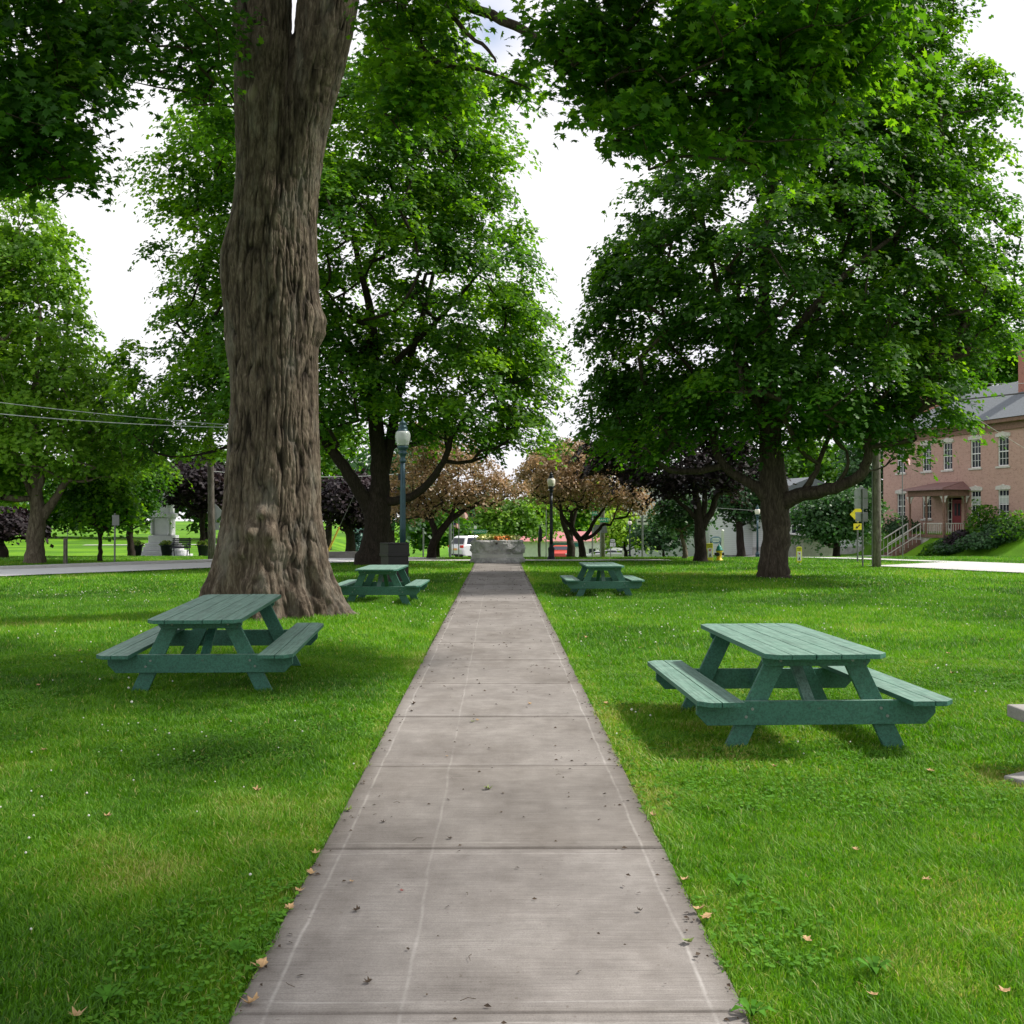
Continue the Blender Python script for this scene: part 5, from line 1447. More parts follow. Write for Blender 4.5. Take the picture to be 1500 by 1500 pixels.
# green street name signs
def street(px, Y, ya, yb, w, s, label, extra=True):
    o = thing_at('street_name_sign', label, 'street sign', px, Y, 0, 'green street name signs')
    q = MB(); q.tube([(-sp_(o, w*.42), .04, -.2), (-sp_(o, w*.42), .04, zat(o, ya)+.05)], .035, 6); q.build('post', M['galv'], o)
    p_ = plate(o, -w/2, w/2, ya, yb, mat='sign_green', dy=-.01, rails=False); z = (zat(o, ya)+zat(o, yb))/2
    text(s, (zat(o, ya)-zat(o, yb))*.75, M['sign_white'], p_, (0, -.018, z))
    return o
o = street(703.5, 62, 776, 781.5, 19, 'MADISON ST', 'green street name sign above the white estate car')
p_ = plate(o, -9.5, -5, 770, 774.5, mat='sign_white', dy=.09, rails=False)
street(872, 60, 749, 755, 9, 'N MAIN', 'upper green street sign among the crabapple branches on the right')
street(885, 61, 758.5, 765, 13, 'MAIN ST', 'lower green street sign beside the pale grey pole behind the crabapple')
gp_ = thing_at('utility_pole', 'pale grey pole standing behind the right crabapple trunks', 'utility pole', 882.5, 63)
q = MB(); q.tube([(0, 0, -.3), (0, 0, 4), (.05, 0, 9)], [.15, .135, .11], 12); q.build('pole', M['wood_pole'], gp_, True)
q = MB(); q.add([(-.62, -.18, 2.15), (.30, -.18, 2.15), (.20, -.18, 2.65), (-.5, -.18, 2.65), (-.62, -.16, 2.15), (.30, -.16, 2.15), (.20, -.16, 2.65), (-.5, -.16, 2.65)], [(0,1,2,3),(7,6,5,4),(0,4,5,1),(1,5,6,2),(2,6,7,3),(3,7,4,0)]); q.build('sign_plate', M['sign_grey'], gp_)
# thin posts near the planter
for px, Y, yt, lb, r_ in ((791.5, 47.5, 770, 'thin dark stake with a furled dark banner left of the cream globed lamp', .02), (800, 60, 745, 'thin grey pole just left of the cream globed lamp', .03),
                      (867.5, 56, 760, 'thin grey sign pole behind the right crabapple fork', .03), (620, 60, 775, 'pale slim post behind the tall blue green lamp', .05), (659.5, 62, 762, 'grey post just left of the white estate car', .09)):
    o = thing_at('post', lb, 'post', px, Y); q = MB(); q.tube([(0, 0, -.3), (0, 0, zat(o, yt))], r_, 8); q.build('shaft', M['galv'], o)
    q = MB(); q.lathe([(r_*1.3, 0), (r_*1.3, .02), (.002, .05)], 8, (0, 0, zat(o, yt)))
    if px == 791.5:
        q.lathe([(.02, -.75), (.09, -.70), (.10, -.35), (.05, -.08), (.02, -.02)], 8, (0, 0, zat(o, yt)))
        q.build('banner', M['lamp_dark'], o)
    else: q.build('post_cap', M['galv'], o)
# flags
def flag(px, Y, py, w, label):
    o = thing_at('flag', label, 'flag', px, Y); z = zat(o, py); W = sp_(o, w); H = W*.62
    q = MB(); q.tube([(0, 0, -.2), (0, 0, z+.1)], .03, 6); q.build('pole', M['galv'], o)
    nx_, nz_ = 14, 13
    for nme, mt, sel in (('red_stripes', 'red_light', lambda i, j: j % 2 == 0 and not (i < 6 and j >= 6)), ('white_stripes', 'sign_white', lambda i, j: j % 2 == 1 and not (i < 6 and j >= 6)), ('canton', 'flag_blue', lambda i, j: i < 6 and j >= 6)):
        q = MB()
        for i in range(nx_):
            for j in range(nz_):
                if not sel(i, j): continue
                P_ = []
                for a, b in ((i, j), (i+1, j), (i+1, j+1), (i, j+1)):
                    u, v_ = a/nx_, b/nz_
                    P_.append((W*u*.9, .10*W*sin(u*7+v_), z-H+H*v_-W*.35*u))
                q.add(P_, [(0, 1, 2, 3)])
        q.build(nme, M[mt], o)
M['flag_blue'] = plain('flag_blue', (.02, .03, .14), .7, bmp=0)
flag(672, 58, 747, 15, 'striped flag hanging from a pole above the white estate car')
flag(664, 66, 765, 10, 'smaller striped flag just below and left of the larger flag')
flag(1322, 60, 668, 14, 'striped flag half hidden by maple leaves on the brick house corner')
# left street signs and posts
ls = thing_at('road_sign', 'narrow grey road sign on a post in the left verge', 'road sign', 168, 40, radians(72))
q = MB(); q.tube([(0, 0, -.2), (.02, 0, zat(ls, 752))], .035, 8); q.build('post', M['galv'], ls); q = MB(); z = zat(ls, 762); q.box(-.20, .20, -.05, -.044, z-.20, z+.20); q.build('sign_plate', M['alu'], ls)
wd = thing_at('wooden_post', 'short square wooden post with a thin rod on the left verge', 'post', 96, 40.5)
q = MB(); q.box(-.06, .06, -.06, .06, -.2, zat(wd, 788)); q.build('shaft', M['wood_pole'], wd); q = MB(); q.tube([(.075, 0, -.1), (.075, 0, zat(wd, 775))], .012, 6); q.build('rod', M['galv'], wd)
yd = thing_at('diamond_sign', 'small yellow diamond sign peeking out right of the huge maple trunk', 'road sign', 466, 62)
q = MB(); q.tube([(0, 0, -.2), (0, 0, zat(yd, 735))], .035, 8); q.build('post', M['galv'], yd); r = sp_(yd, 8.5); z = zat(yd, 742); q = MB(); q.prism([(-r, z), (0, z-r), (r, z), (0, z+r)], -.055, -.045, 'y'); q.build('sign_plate', M['limeyellow'], yd)
# guy wire with yellow guard
gw = thing_at('guy_wire', 'slanting guy wire with a yellow guard behind the maple trunks', 'guy wire', 475, 52)
a = Vector((0, 0, 0)); b = Vector((sp_(gw, 22), 0, zat(gw, 772))); c = Vector((sp_(gw, 60), 0, zat(gw, 690)))
q = MB(); q.tube([a, b], .05, 8); q.build('guard', plain('yellow_guard', (.75, .45, .08), .5, bmp=0), gw); q = MB(); q.tube([b, c, c+(c-b)*2], .012, 5); q.build('wire', M['galv'], gw)
q = MB(); q.tube([(.25, .1, 0), (.05, .1, .45)], .04, 6); q.build('anchor', M['hyd_y'], gw)
# overhead wires
M['wire'] = plain('cable', (.025, .025, .028), .6, bmp=0); M['wire_pale'] = plain('pale_cable', (.35, .36, .38), .5, bmp=0)
def wire(pts, r, mat, label, sag=.4):
    A, B = pts; q = MB(); P_ = []
    for i in range(25):
        t = i/24; p = A+(B-A)*t; P_.append((p.x, p.y, p.z-sag*4*t*(1-t)))
    q.tube(P_, r, 5); o = q.build('overhead_wire', mat); tag(o, label, 'overhead wire', 'overhead wires')
wire((pt(1283, 598, 37.2), pt(1700, 551, 36)), .028, M['wire'], 'thick black cable crossing in front of the brick house roof', .05)
wire((pt(1283, 560, 37.2), pt(1640, 556, 36)), .010, M['wire_pale'], 'thin pale wire above the thick black cable by the brick house', .1)
wire((pt(1283, 512, 37.2), pt(1560, 690, 64)), .010, M['wire_pale'], 'thin pale wire slanting down across the brick house front', .2)
wire((pt(-160, 568, 34), pt(330, 622, 34.5)), .011, M['wire_pale'], 'upper pale wire across the left street tree', .1)
wire((pt(-160, 588, 34), pt(330, 626, 34.5)), .014, M['wire_pale'], 'lower pale wire across the left street tree', .15)
wire((pt(309, 690, 44), pt(620, 690, 62)), .012, M['wire_pale'], 'pale wire passing behind the huge maple at crabapple height', .3)
wire((pt(1050, 744, 60), pt(1283, 752, 60)), .010, M['wire_pale'], 'pale wire low behind the right maple trunk', .1)

# ------------------------------------------------------------------ memorial
mo = thing_at('stone_monument', 'pale stepped granite monument across the left road', 'monument', 240, 56)
M['pale_granite'] = concrete_like('pale_granite', (.45, .46, .48), (.70, .71, .73), 2.5, .7)
z = lambda py: zat(mo, py); X = lambda n: sp_(mo, n)
for nme, w, ya, yb in (('plinth', 33, 822, 812), ('step', 28, 811.9, 806), ('step', 23, 805.9, 800), ('step', 20.5, 799.9, 795), ('die', 17, 794.9, 784)):
    q = MB(); q.box(-X(w), X(w), -X(w), X(w), z(yb+.0) if False else z(ya), z(yb)); q.build(nme, M['pale_granite'], mo, bevel=.03)
q = MB(); q.prism([(-X(13), -X(13)), (X(13), -X(13)), (X(13), X(13)), (-X(13), X(13))], z(783.9), z(758), 'z'); q.build('shaft', M['pale_granite'], mo, bevel=.04)
for sx in (-1, 1):
    q = MB(); q.lathe([(X(3), 0), (X(2.2), .1), (X(2), z(760)-z(783)-.1), (X(3), z(760)-z(783))], 10, (sx*X(12.5), -X(14.5), z(783))); q.build('column', M['pale_granite'], mo, True)
q = MB(); q.box(-X(16), X(16), -X(16), X(16), z(757.9), z(752)); q.box(-X(12), X(12), -X(12), X(12), z(751.9), z(738)); q.prism([(-X(10), z(737.9)), (X(10), z(737.9)), (X(6), z(715)), (-X(6), z(715))], -X(7), X(7), 'y'); q.build('cap', M['pale_granite'], mo, bevel=.03)
tag(strip('pavement', np.array([mo.location.x-3.2, 53.0]), np.array([1, 0.]), np.array([0, 1.]), 0, 6.6, 0, 1.2, .04, M['kerbstone'], 2), kind='structure')
M['pot'] = plain('dark_pot', (.02, .022, .035), .5, bmp=0); M['bench_d'] = plain('dark_purple_slats', (.035, .03, .055), .5, bmp=0)
pot0 = None
for px, lb in ((200, 'dark flower pot at the left of the granite monument'), (244, 'dark flower pot left of the black bench at the monument'), (298, 'dark flower pot between the black bench and the left utility pole')):
    o = thing_at('flower_pot', lb, 'flower pot', px, 52.6, 0, 'dark flower pots round the monument')
    q = MB(); q.lathe([(.20, 0), (.22, .03), (.30, .50), (.33, .52), (.33, .58)], 16); q.build('pot', M['pot'], o, True)
    rr = np.random.default_rng(px); n = 260; a = rr.normal(size=(n, 3)); a /= np.linalg.norm(a, axis=1, keepdims=True); a *= np.array([.38, .38, .26])*rr.random((n, 1))**.4; a[:, 2] = np.abs(a[:, 2])+.55
    leaves('plant', a, rr.normal(size=(n, 3))+np.array([0, 0, .6]), .12*(.6+.6*rr.random(n)), np.clip(rr.normal(.6, .3, n), 0, 1), 'far', M['pl_green'], o, rr)
bb = thing_at('park_bench', 'black slatted park bench in front of the granite monument', 'bench', 265, 51.2, radians(3))
w = sp_(bb, 13.5)
q = MB()
for k in range(5): q.box(-w, w, .12+.02*k, .145+.02*k, .42+.10*k, .50+.10*k)
q.build('backrest', M['bench_d'], bb)
q = MB()
for k in range(4): q.box(-w, w, -.32+.1*k, -.24+.1*k, .40, .43)
q.build('seat', M['bench_d'], bb)
for s in (-1, 1):
    q = MB(); x = s*w*.82; q.tube([(x, -.34, 0), (x, -.26, .22), (x, -.30, .40), (x, -.36, .58), (x, -.2, .64), (x, .12, .62)], .025, 6); q.tube([(x, .28, 0), (x, .16, .24), (x, .14, .42), (x, .22, .92)], .025, 6); q.tube([(x, -.26, .22), (x, 0, .30), (x, .16, .24)], .02, 6); q.build('leg', M['lamp_dark'], bb)
# low concrete kerb bench behind the trunks
lo = thing_at('low_wall', 'low dark stone edging behind the rear left maple base', 'low wall', 498, 46)
q = MB(); q.box(-1.3, 1.3, -.12, .12, -.05, .26); q.build('stones', M['slab'], lo, bevel=.02); q = MB(); q.box(-1.33, 1.33, -.15, .15, .262, .31); q.build('coping', M['slab'], lo, bevel=.01)
# ------------------------------------------------------------------ the other trees
def gx0(px, Y): q = pt(px, 760, Y); return q.x
def base4(px, Y, r, dz=-.15): x = gx0(px, Y); return (x, Y, hz(x, Y)+dz, r)

# right maple (30.7 m)
Y = 30.7; x = gx0(1134, Y)
seeds = [[base4(1134, Y, .55), (x, Y, hz(x, Y)+.35, .43), P4(1136, 780, Y, .41), P4(1135, 735, Y, .42), P4(1131, 690, Y, .38), P4(1128, 620, Y, .30), P4(1124, 540, Y, .24), P4(1120, 420, Y, .15), P4(1128, 300, Y, .09), P4(1150, 180, Y, .05)],
 [P4(1140, 742, Y, .25), P4(1168, 726, Y-.5, .22), P4(1200, 720, Y-1, .19), P4(1245, 706, Y-1.6, .165), P4(1268, 682, Y-2, .14), P4(1272, 645, Y-2.2, .11), P4(1280, 600, Y-2.3, .07), P4(1310, 560, Y-2.4, .04)],
 [P4(1128, 735, Y, .24), P4(1105, 712, Y, .17), P4(1060, 682, Y+.3, .13), P4(1046, 640, Y+.4, .11), P4(1040, 600, Y+.5, .09), P4(1010, 540, Y+.6, .06), P4(960, 480, Y+.5, .03)],
 [P4(1175, 722, Y-.6, .10), P4(1195, 690, Y-.9, .08), P4(1215, 640, Y-1, .06), P4(1250, 560, Y-1, .03)],
 [P4(1225, 712, Y-1.3, .07), P4(1240, 690, Y-1.7, .055), P4(1242, 660, Y-1.9, .04)],
 [P4(1130, 650, Y, .2), P4(1160, 560, Y+.8, .15), P4(1210, 430, Y+1.6, .10), P4(1260, 300, Y+2, .06)],
 [P4(1126, 640, Y, .18), P4(1090, 540, Y-.6, .13), P4(1050, 420, Y-1.2, .08), P4(1030, 320, Y-1.4, .05)],
 [P4(1126, 560, Y, .16), P4(1190, 450, Y-1, .11), P4(1300, 350, Y-1.8, .06)],
 [P4(1128, 600, Y, .14), P4(1240, 520, Y+.5, .09), P4(1370, 440, Y+.6, .05)]]
ells = [px_ell(1150,400,Y,270,215), px_ell(1255,130,Y+.5,130,190,150), px_ell(1000,470,Y,145,170,190), px_ell(1370,400,Y,120,170,170), px_ell(1160,570,Y-.5,215,95,230),
        px_ell(1400,190,Y+1,75,90,120), px_ell(925,370,Y,60,60,110), px_ell(950,610,Y+1,100,75,150), px_ell(880,480,Y,40,60,90), px_ell(895,590,Y+1,40,45,80), px_ell(1330,600,Y-1.5,75,75,110), px_ell(1440,470,Y+1,50,80,110), px_ell(1290,240,Y,110,120,160), px_ell(1330,60,Y,60,80,110)]
make_tree('maple_tree', 'broad green maple with a long low limb curving to the right, on the right lawn', None, x, Y, seeds, ells, 720, .95, .42, 205, .15, 'mid', M['maple'], M['bark'], 31, dmin=.60, tb=.38)

# rear left maple (39.5 m)
Y = 39.5; x = gx0(547, Y)
seeds = [[base4(547, Y, .95), (x, Y, hz(x, Y)+.3, .66), P4(551, 780, Y, .50), P4(553, 745, Y, .50), P4(556, 700, Y, .36), P4(552, 640, Y, .30), P4(548, 560, Y, .24), P4(545, 470, Y, .17), P4(520, 360, Y, .10), P4(500, 250, Y, .05)],
 [P4(548, 752, Y, .34), P4(522, 712, Y-.3, .25), P4(497, 675, Y-.5, .21), P4(470, 640, Y-.6, .17), P4(430, 580, Y-.8, .12), P4(380, 480, Y-1, .07)],
 [P4(556, 735, Y, .22), P4(585, 733, Y-.4, .17), P4(620, 716, Y-.8, .15), P4(650, 675, Y-1, .125), P4(665, 635, Y-1.1, .10), P4(700, 590, Y-1.2, .06), P4(740, 540, Y-1, .03)],
 [P4(560, 700, Y, .24), P4(572, 640, Y+.3, .20), P4(590, 560, Y+.5, .15), P4(620, 460, Y+.8, .10), P4(650, 330, Y+1, .05)],
 [P4(550, 620, Y, .18), P4(520, 540, Y+.5, .14), P4(480, 440, Y+1, .09), P4(420, 320, Y+1, .05)],
 [P4(470, 640, Y-.6, .10), P4(400, 640, Y-1, .07), P4(300, 560, Y-1, .04)],
 [P4(548, 560, Y, .13), P4(640, 470, Y-1, .09), P4(720, 380, Y-1.2, .04)]]
ells = [px_ell(510,380,Y,220,200), px_ell(305,440,Y,85,130,160), px_ell(270,600,Y,90,75,140), px_ell(775,560,Y,38,80,90), px_ell(770,640,Y-1,42,38,80), px_ell(700,430,Y,95,150,170), px_ell(560,230,Y+.5,170,120,190), px_ell(690,240,Y,70,90,120), px_ell(430,560,Y-1,150,100,200),
        px_ell(700,590,Y-1,105,75,150), px_ell(270,280,Y,50,50,120), px_ell(600,600,Y+1,90,60,150), px_ell(380,230,Y,110,110,160), px_ell(760,500,Y,50,90,120), px_ell(205,570,Y,40,60,120), px_ell(610,160,Y,150,75,170), px_ell(325,300,Y,40,100,120)]
make_tree('maple_tree', 'large green maple with dark spreading stems behind the litter bin and lamp post', None, x, Y, seeds, ells, 780, 1.1, .5, 175, .18, 'mid', M['maple'], M['bark_dark'], 32, dmin=.70, tb=.55)

# left street tree
Y = 41.5; x = gx0(51, Y)
seeds = [[base4(51, Y, .50), (x, Y, hz(x, Y)+.5, .36), P4(53, 780, Y, .34), P4(55, 755, Y, .32), P4(52, 700, Y, .2), P4(50, 600, Y, .15), P4(60, 450, Y, .08)],
 [P4(56, 765, Y, .24), P4(74, 740, Y, .18), P4(92, 715, Y, .13), P4(120, 660, Y, .08), P4(150, 580, Y, .04)], [P4(52, 740, Y, .15), P4(62, 690, Y, .12), P4(90, 580, Y+1, .07), P4(100, 440, Y+1, .03)], [P4(48, 730, Y, .12), P4(20, 660, Y, .09), P4(-20, 560, Y, .05)]]
ells = [px_ell(30,500,Y,100,150), px_ell(30,350,Y,60,70,130), px_ell(95,640,Y,100,65,150), px_ell(-70,500,Y,110,190,180), px_ell(125,560,Y,40,50,110), px_ell(180,660,Y,50,40,90), px_ell(-20,690,Y,60,45,100)]
make_tree('maple_tree', 'light green street maple with a pale ribbed trunk across the left road', None, x, Y, seeds, ells, 420, 1.2, .5, 150, .20, 'mid', M['yellowgreen'], M['bark_pale'], 33, dmin=.85, tb=.6, jitter=.6)

# purple leaved tree right of centre with vase shaped forks
Y = 42.4; x = gx0(1026.5, Y)
seeds = [[base4(1026.5, Y, .36), (x, Y, hz(x, Y)+.4, .25), P4(1026, 785, Y, .24), P4(1022, 745, Y, .17), P4(1016, 700, Y, .12), P4(1010, 640, Y, .07)],
 [P4(1028, 775, Y, .18), P4(1044, 745, Y, .13), P4(1052, 715, Y, .10), P4(1070, 670, Y, .06)], [P4(1022, 765, Y, .12), P4(1003, 742, Y, .085), P4(975, 722, Y, .06), P4(940, 705, Y, .03)], [P4(1029, 760, Y, .12), P4(1034, 715, Y, .1), P4(1036, 660, Y, .06)]]
make_tree('purple_maple_tree', 'dark purple maple with forked stems left of the right maple trunk', None, x, Y, seeds,
  [px_ell(1000,680,Y,120,50,130), px_ell(920,672,Y+1,60,35,90), px_ell(1080,690,Y,60,40,90), px_ell(1020,610,Y,110,60,130), px_ell(900,655,Y,40,22,60)], 150, 1.0, .42, 130, .18, 'mid', M['purple'], M['bark_dark'], 34, dmin=.6, tb=.5)

# crabapples: brownish, twiggy crowns on leaning dark trunks
def crab(label, px, Y, seeds, ells, seed, n=150, mat='brown', tb=.55, per=85):
    x = gx0(px, Y)
    make_tree('crabapple_tree', label, 'brownish crabapple trees round the stone planter', x, Y, seeds, ells, n, .62, .34, per, .115, 'far', M[mat], M['bark_dark'], seed, dmin=.42, tb=tb, jitter=.8, shell=.35, tip=.013)
Y = 46.0
crab('brownish crabapple left of the stone planter, its dark trunk leaning right', 632, Y,
 [[base4(632, Y, .26), P4(634, 800, Y, .2), P4(648, 775, Y, .17), P4(668, 755, Y, .13), P4(692, 742, Y, .09), P4(715, 728, Y, .05)], [P4(640, 788, Y, .15), P4(632, 760, Y, .12), P4(620, 725, Y, .08), P4(610, 690, Y, .04)], [P4(655, 768, Y, .11), P4(668, 735, Y, .08), P4(672, 700, Y, .04)], [P4(632, 760, Y, .08), P4(600, 740, Y, .05), P4(575, 735, Y, .03)]],
 [px_ell(650,700,Y,85,50,80), px_ell(705,720,Y,62,26,60), px_ell(610,735,Y,45,28,60), px_ell(655,660,Y,50,32,50), px_ell(632,640,Y,28,24,40), px_ell(750,722,Y,28,12,40)], 41, 230)
Y = 46.5
Y = 48.0
crab('brownish crabapple with a low forked trunk right of the cream globed lamp', 852, Y,
 [[base4(854, Y, .2), P4(852, 800, Y, .15), P4(849, 790, Y, .14), P4(836, 772, Y, .11), P4(824, 755, Y, .08), P4(818, 730, Y, .05)], [P4(850, 792, Y, .13), P4(862, 780, Y, .1), P4(870, 763, Y, .085), P4(885, 745, Y, .05)], [P4(856, 790, Y, .09), P4(872, 782, Y, .08), P4(884, 768, Y, .07), P4(895, 768, Y, .05), P4(902, 750, Y, .03)], [P4(838, 776, Y, .08), P4(838, 750, Y, .07), P4(856, 742, Y, .05), P4(866, 730, Y, .03)]],
 [px_ell(835,705,Y,60,42,70), px_ell(885,712,Y,62,34,70), px_ell(815,680,Y,42,26,50), px_ell(925,735,Y,32,22,45), px_ell(855,675,Y,45,22,50)], 42, 210)
Y = 52.5
crab('brownish crabapple whose slanting stem stands behind the forked one on the right', 836, Y,
 [[base4(836, Y, .26), P4(836, 800, Y, .2), P4(833, 785, Y, .17), P4(824, 765, Y, .12), P4(820, 735, Y, .07)], [P4(836, 795, Y, .14), P4(840, 760, Y, .10), P4(850, 730, Y, .05)]],
 [px_ell(800,700,Y,45,35,60), px_ell(840,668,Y,40,22,50), px_ell(795,672,Y,26,18,40)], 43, 120)

# smaller and farther trees -------------------------------------------
def simple(name, label, group, px, Y, pyc, rx, ry, mat, bark, seed, n=90, R=1.3, per=90, size=.26, tr=.16, py_fork=None, shape='far', tb=.5, lobes=3, cat='tree', jitter=.7):
    rr = np.random.default_rng(seed)
    x = gx0(px, Y)
    zc = pt(px, pyc, Y).z; s = Y/1500
    sd = [[base4(px, Y, tr*1.4), (x, Y, hz(x, Y)+.4, tr), (x+rr.normal()*.1, Y, (hz(x, Y)+zc)/2, tr*.8), (x+rr.normal()*.3, Y, zc, tr*.5), (x+rr.normal()*.3, Y, zc+ry*s*.6, tr*.2)]]
    el = [(x, Y, zc, rx*s*.72, rx*s*.75, ry*s*.8)]
    for k in range(lobes+2):
        a = k*2*pi/(lobes+2)+rr.random(); q = rr.uniform(.4, .62)
        el.append((x+cos(a)*rx*s*(.98-q), Y+sin(a)*rx*s*(.98-q), zc+rr.uniform(-.45, .55)*ry*s, rx*s*q, rx*s*q, ry*s*rr.uniform(.35, .5)))
    return make_tree(name, label, group, x, Y, sd, el, n, R, R*.42, per, size, shape, M[mat], M[bark], seed, dmin=R*.6, tb=tb, jitter=jitter, cat=cat, minr=0.0, tip=.02)
simple('small_tree', 'young green tree with a thin dark trunk on the left verge, nearer the road', None, 147, 43, 735, 62, 50, 'maple', 'bark_dark', 51, 80, .9, 110, .17, .09, tb=.5)
simple('small_tree', 'green tree with a dark trunk just left of the granite monument', None, 192, 50, 722, 58, 52, 'maple', 'bark_dark', 52, 80, 1.0, 110, .18, .16, tb=.45)
simple('purple_maple_tree', 'dark purple tree hanging over the granite monument', None, 296, 54, 712, 72, 50, 'purple', 'bark_dark', 53, 150, .95, 110, .2, .15)
simple('purple_maple_tree', 'purple tree with a dark trunk at the far left edge of the photo', None, 4, 47, 774, 46, 26, 'purple', 'bark_dark', 54, 60, .9, 100, .2, .2)
simple('purple_maple_tree', 'dark purple tree between the huge maple and the rear left maple', None, 511, 62, 735, 62, 48, 'purple', 'bark_dark', 55, 120, 1.1, 110, .24, .34)
simple('spruce_tree', 'small blue green spruce between the purple tree and the rear left maple', None, 527, 66, 795, 14, 27, 'bluegreen', 'bark_dark', 56, 80, .5, 110, .16, .08, tb=.6, lobes=1, jitter=.4)
simple('small_tree', 'bright green leafy tree behind the stone planter', None, 742, 88, 765, 48, 32, 'bright', 'bark', 57, 150, 1.3, 110, .30, .15, tb=.25)
simple('small_tree', 'pale green tree between the planter and the cream globed lamp', None, 790, 98, 752, 38, 36, 'yellowgreen', 'bark', 58, 100, 1.4, 90, .32, .15, tb=.7)
simple('small_tree', 'sunny yellow green tree behind the distant dark lamp post', None, 917, 82, 778, 40, 30, 'bright', 'bark_dark', 59, 130, 1.2, 110, .28, .14, tb=.85)
simple('small_tree', 'small dark green tree with a thin pale trunk left of the purple maple', None, 1003, 46, 755, 44, 34, 'darkgreen', 'bark_pale', 60, 80, .8, 110, .16, .10, tb=.6)
simple('small_tree', 'dark bushy tree on the lawn edge behind the white arrow sign', None, 972, 70, 778, 46, 34, 'darkgreen', 'bark_dark', 61, 120, 1.1, 90, .22, .1, tb=.45)
simple('evergreen_tree', 'drooping dark evergreen behind the purple maple and the white house', None, 1085, 72, 722, 46, 58, 'darkgreen', 'bark_dark', 62, 150, 1.4, 110, .26, .3, tb=.45)
simple('leafy_tree', 'blue green leafy tree hanging over the grey block shed', None, 1225, 57, 755, 68, 45, 'darkgreen', 'bark_dark', 63, 210, 1.0, 130, .19, .2, tb=.75)
simple('leafy_tree', 'tall dark tree behind the right utility pole, left of the brick house', None, 1275, 92, 700, 55, 95, 'darkgreen', 'bark_dark', 64, 170, 1.9, 100, .36, .3, tb=.5)
simple('leafy_tree', 'tall tree rising behind the brick house roof', None, 1440, 112, 520, 75, 60, 'maple', 'bark', 65, 160, 2.2, 90, .42, .5, tb=.45)
simple('leafy_tree', 'dark tree behind the far chimney of the brick house', None, 1370, 104, 600, 60, 60, 'darkgreen', 'bark', 66, 130, 2.0, 90, .4, .4, tb=.5)
far = [(-60, 100, 700, 90, 80, 'maple', .45, 'far tree beyond the left edge of the memorial lawn'), (70, 122, 722, 90, 70, 'maple', .4, 'far tree at the back of the memorial lawn behind the street maple'), (190, 118, 715, 95, 72, 'darkgreen', .5, 'far dark tree behind the young tree on the left verge'),
       (300, 112, 715, 85, 72, 'maple', .45, 'far green tree behind the left utility pole'), (400, 105, 705, 80, 80, 'darkgreen', .5, 'far dark tree hidden mostly by the huge maple trunk'), (480, 98, 690, 62, 95, 'maple', .55, 'far green tree seen right of the huge maple trunk'),
       (575, 92, 715, 60, 85, 'darkgreen', .6, 'far dark tree behind the rear left maple base'), (640, 112, 770, 60, 36, 'maple', .4, 'far tree behind the left crabapple trunk'), (690, 125, 762, 60, 38, 'darkgreen', .6, 'far tree behind the white estate car'),
       (850, 128, 748, 66, 42, 'maple', .6, 'far tree above the red roofed shop'), (950, 118, 762, 70, 42, 'yellowgreen', .5, 'far light green tree behind the white arrow sign'), (1010, 112, 735, 75, 60, 'maple', .5, 'far tree behind the white two storey house'),
       (1130, 108, 725, 78, 66, 'darkgreen', .6, 'far dark tree behind the right maple trunk'), (1195, 104, 712, 70, 76, 'maple', .45, 'far tree behind the clapboard house with stone basement'), (1560, 108, 600, 80, 110, 'maple', .4, 'far tree beyond the right end of the brick house')]
for i, (px, Y, pyc, rx, ry, mt, tb_, lb) in enumerate(far):
    simple('far_tree', lb, 'trees closing the view', px, Y, pyc, rx, ry, mt, 'bark_dark', 80+i, 120, 2.2, 80, .46, .35, tb=tb_)
# shrubs
def shrub(name, label, group, x, y, rx, ry, rz, mat, seed, n, size, tb=.5):
    rr = np.random.default_rng(seed); z0 = hz(x, y); root = empty(name, (x, y, z0), 0, label, 'shrub', group)
    d = rr.normal(size=(n, 3)); d /= np.linalg.norm(d, axis=1, keepdims=True); d[:, 2] = np.abs(d[:, 2])
    r = rr.random(n)**.35; lump_ = .75+.5*vnoise(d[:, 0]*2.2+seed, d[:, 1]*2.2, d[:, 2]*2.2)
    C = d*r[:, None]*lump_[:, None]*np.array([rx, ry, rz])
    leaves('foliage', C, d+rr.normal(size=(n, 3))*.6+np.array([0, 0, .4]), size*(.6+.7*rr.random(n)), np.clip(rr.normal(tb, .2, n)+.5*(lump_-1), 0, 1), 'far', M[mat], root, rr)
    q = MB()
    for k in range(7):
        a = k*.9; q.tube([(0, 0, -.1), (rx*.3*cos(a), ry*.3*sin(a), rz*.4), (rx*.6*cos(a), ry*.6*sin(a), rz*.75)], [.03, .02, .008], 5)
    q.build('stems', M['bark_dark'], root)
def on_front(px, out):      # point in front of the brick house
    a = along(px); P = HB-FD*a+FN*out; return P.x, P.y
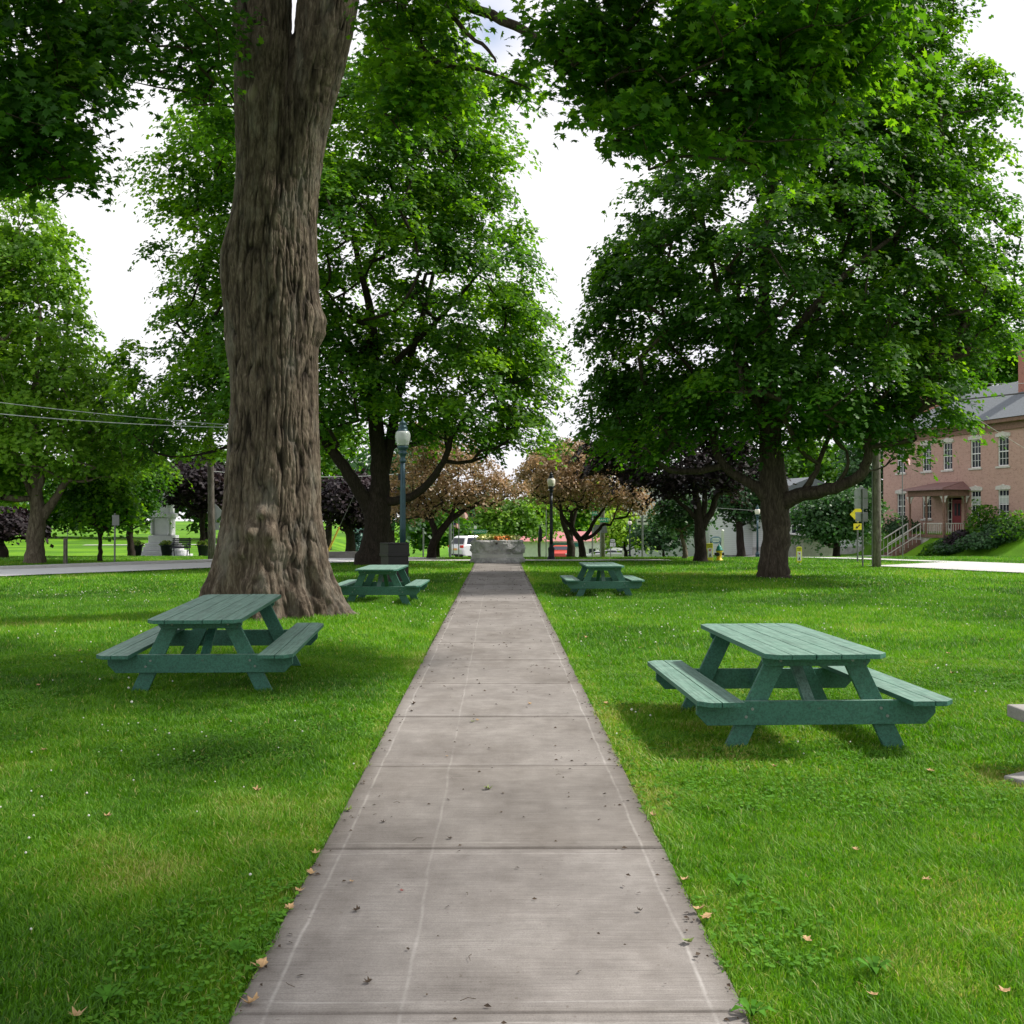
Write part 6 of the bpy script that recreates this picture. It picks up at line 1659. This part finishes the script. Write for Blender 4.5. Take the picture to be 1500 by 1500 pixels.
for i, (px, o_, rx, rz, lb, mt) in enumerate(((1446, 1.3, 1.4, 2.2, 'tall shrub right of the porch under the brick house window', 'maple'), (1468, 2.2, 1.5, 1.5, 'round shrub before the brick house, middle of the bed', 'darkgreen'), (1490, 1.6, 1.6, 1.6, 'wide shrub below the last window of the brick house', 'maple'),
        (1412, 2.6, 1.1, .9, 'dark reddish shrub next to the porch railing', 'purple'), (1372, 4.0, 1.1, .8, 'low shrub spreading beside the porch steps', 'maple'), (1392, 3.4, 1.2, .8, 'low shrub between the porch steps and the reddish shrub', 'darkgreen'),
        (1318, 1.4, 1.6, 1.3, 'dark shrub at the far left corner of the brick house', 'darkgreen'), (1440, 2.9, 1.6, 1.1, 'low dark shrub at the front of the bed before the brick house', 'darkgreen'))):
    x, y = on_front(px+20*o_, o_); shrub('shrub', lb, 'shrubs in front of the brick house', x, y, rx, rx, rz, mt, 200+i, 1500, .17, .45)
for i, (px, Y, rx, rz, lb) in enumerate(((966, 66, 1.0, .55, 'low clipped shrub left in the row by the white house lawn'), (984, 66, 1.1, .6, 'middle clipped shrub in the row by the white house lawn'), (1001, 66, .9, .5, 'right clipped shrub in the row by the white house lawn'))):
    x = gx0(px, Y); shrub('shrub', lb, 'low shrubs by the white house', x, Y, rx, .9, rz, 'darkgreen', 220+i, 700, .16, .6)

# ------------------------------------------------------------------ light
SUN_EL, SUN_AZ = radians(49), math.atan2(0.20, 1.0)      # direction to the sun: mostly +x, slightly beyond
sd_ = Vector((cos(SUN_EL)*cos(SUN_AZ), cos(SUN_EL)*sin(SUN_AZ), sin(SUN_EL)))
sl_ = bpy.data.lights.new('sun', 'SUN'); so = bpy.data.objects.new('sun', sl_); COL.objects.link(so)
so.location = (30, 10, 60); so.rotation_euler = sd_.to_track_quat('Z', 'Y').to_euler()
sl_.energy = 4.8; sl_.angle = radians(4.5); sl_.color = (1.0, .95, .86)
w = bpy.data.worlds.new('World'); SC.world = w; w.use_nodes = True; nt = w.node_tree
for n_ in list(nt.nodes): nt.nodes.remove(n_)
out = nt.nodes.new('ShaderNodeOutputWorld'); sky = nt.nodes.new('ShaderNodeTexSky'); sky.sky_type = 'NISHITA'; sky.sun_disc = False
sky.sun_elevation = SUN_EL; sky.sun_rotation = pi/2-SUN_AZ; sky.air_density = 1.0; sky.dust_density = .6
b1 = nt.nodes.new('ShaderNodeBackground'); L(nt, sky.outputs[0], b1.inputs[0]); b1.inputs[1].default_value = .15
tc = nt.nodes.new('ShaderNodeTexCoord'); mp = nt.nodes.new('ShaderNodeMapping'); L(nt, tc.outputs['Generated'], mp.inputs['Vector'])
mp.inputs['Scale'].default_value = (1, 1, 1.6); mp.inputs['Location'].default_value = (.3, .1, .2)
f1 = noise(nt, mp.outputs['Vector'], 2.0, 7, .55, .4)
sx = nt.nodes.new('ShaderNodeSeparateXYZ'); L(nt, tc.outputs['Generated'], sx.inputs[0])
el_ = nt.nodes.new('ShaderNodeMapRange'); L(nt, sx.outputs[2], el_.inputs[0]); el_.inputs[1].default_value = .45; el_.inputs[2].default_value = .75; el_.inputs[3].default_value = .42; el_.inputs[4].default_value = -.10
d0 = (pt(722, 50, 10)-Vector((0, 0, CAMZ))).normalized()
dn = nt.nodes.new('ShaderNodeVectorMath'); dn.operation = 'DISTANCE'; L(nt, tc.outputs['Generated'], dn.inputs[0]); dn.inputs[1].default_value = d0
hol = nt.nodes.new('ShaderNodeMapRange'); L(nt, dn.outputs['Value'], hol.inputs[0]); hol.inputs[1].default_value = .0; hol.inputs[2].default_value = .13; hol.inputs[3].default_value = -.62; hol.inputs[4].default_value = .12
msk = ramp(nt, mathn(nt, 'ADD', mathn(nt, 'ADD', f1, hol.outputs[0]), el_.outputs[0]), [(.40, (.35, .35, .35)), (.60, (1, 1, 1))])
b2 = nt.nodes.new('ShaderNodeBackground')
f2 = noise(nt, mp.outputs['Vector'], 4.5, 5, .55)
L(nt, ramp(nt, f2, [(.3, (.88, .87, .95)), (.65, (1.0, 1.0, 1.0))]), b2.inputs[0]); b2.inputs[1].default_value = .92
mxs = nt.nodes.new('ShaderNodeMixShader'); L(nt, msk, mxs.inputs[0]); L(nt, b1.outputs[0], mxs.inputs[1]); L(nt, b2.outputs[0], mxs.inputs[2]); L(nt, mxs.outputs[0], out.inputs['Surface'])
SC.view_settings.view_transform = 'Standard'; SC.view_settings.look = 'None'; SC.view_settings.exposure = 0.33; SC.view_settings.gamma = 1.0
SC.render.engine = 'CYCLES'
cy = SC.cycles; cy.max_bounces = 8; cy.diffuse_bounces = 4; cy.glossy_bounces = 3; cy.transmission_bounces = 6; cy.transparent_max_bounces = 8
cy.use_denoising = True; cy.sample_clamp_indirect = 6
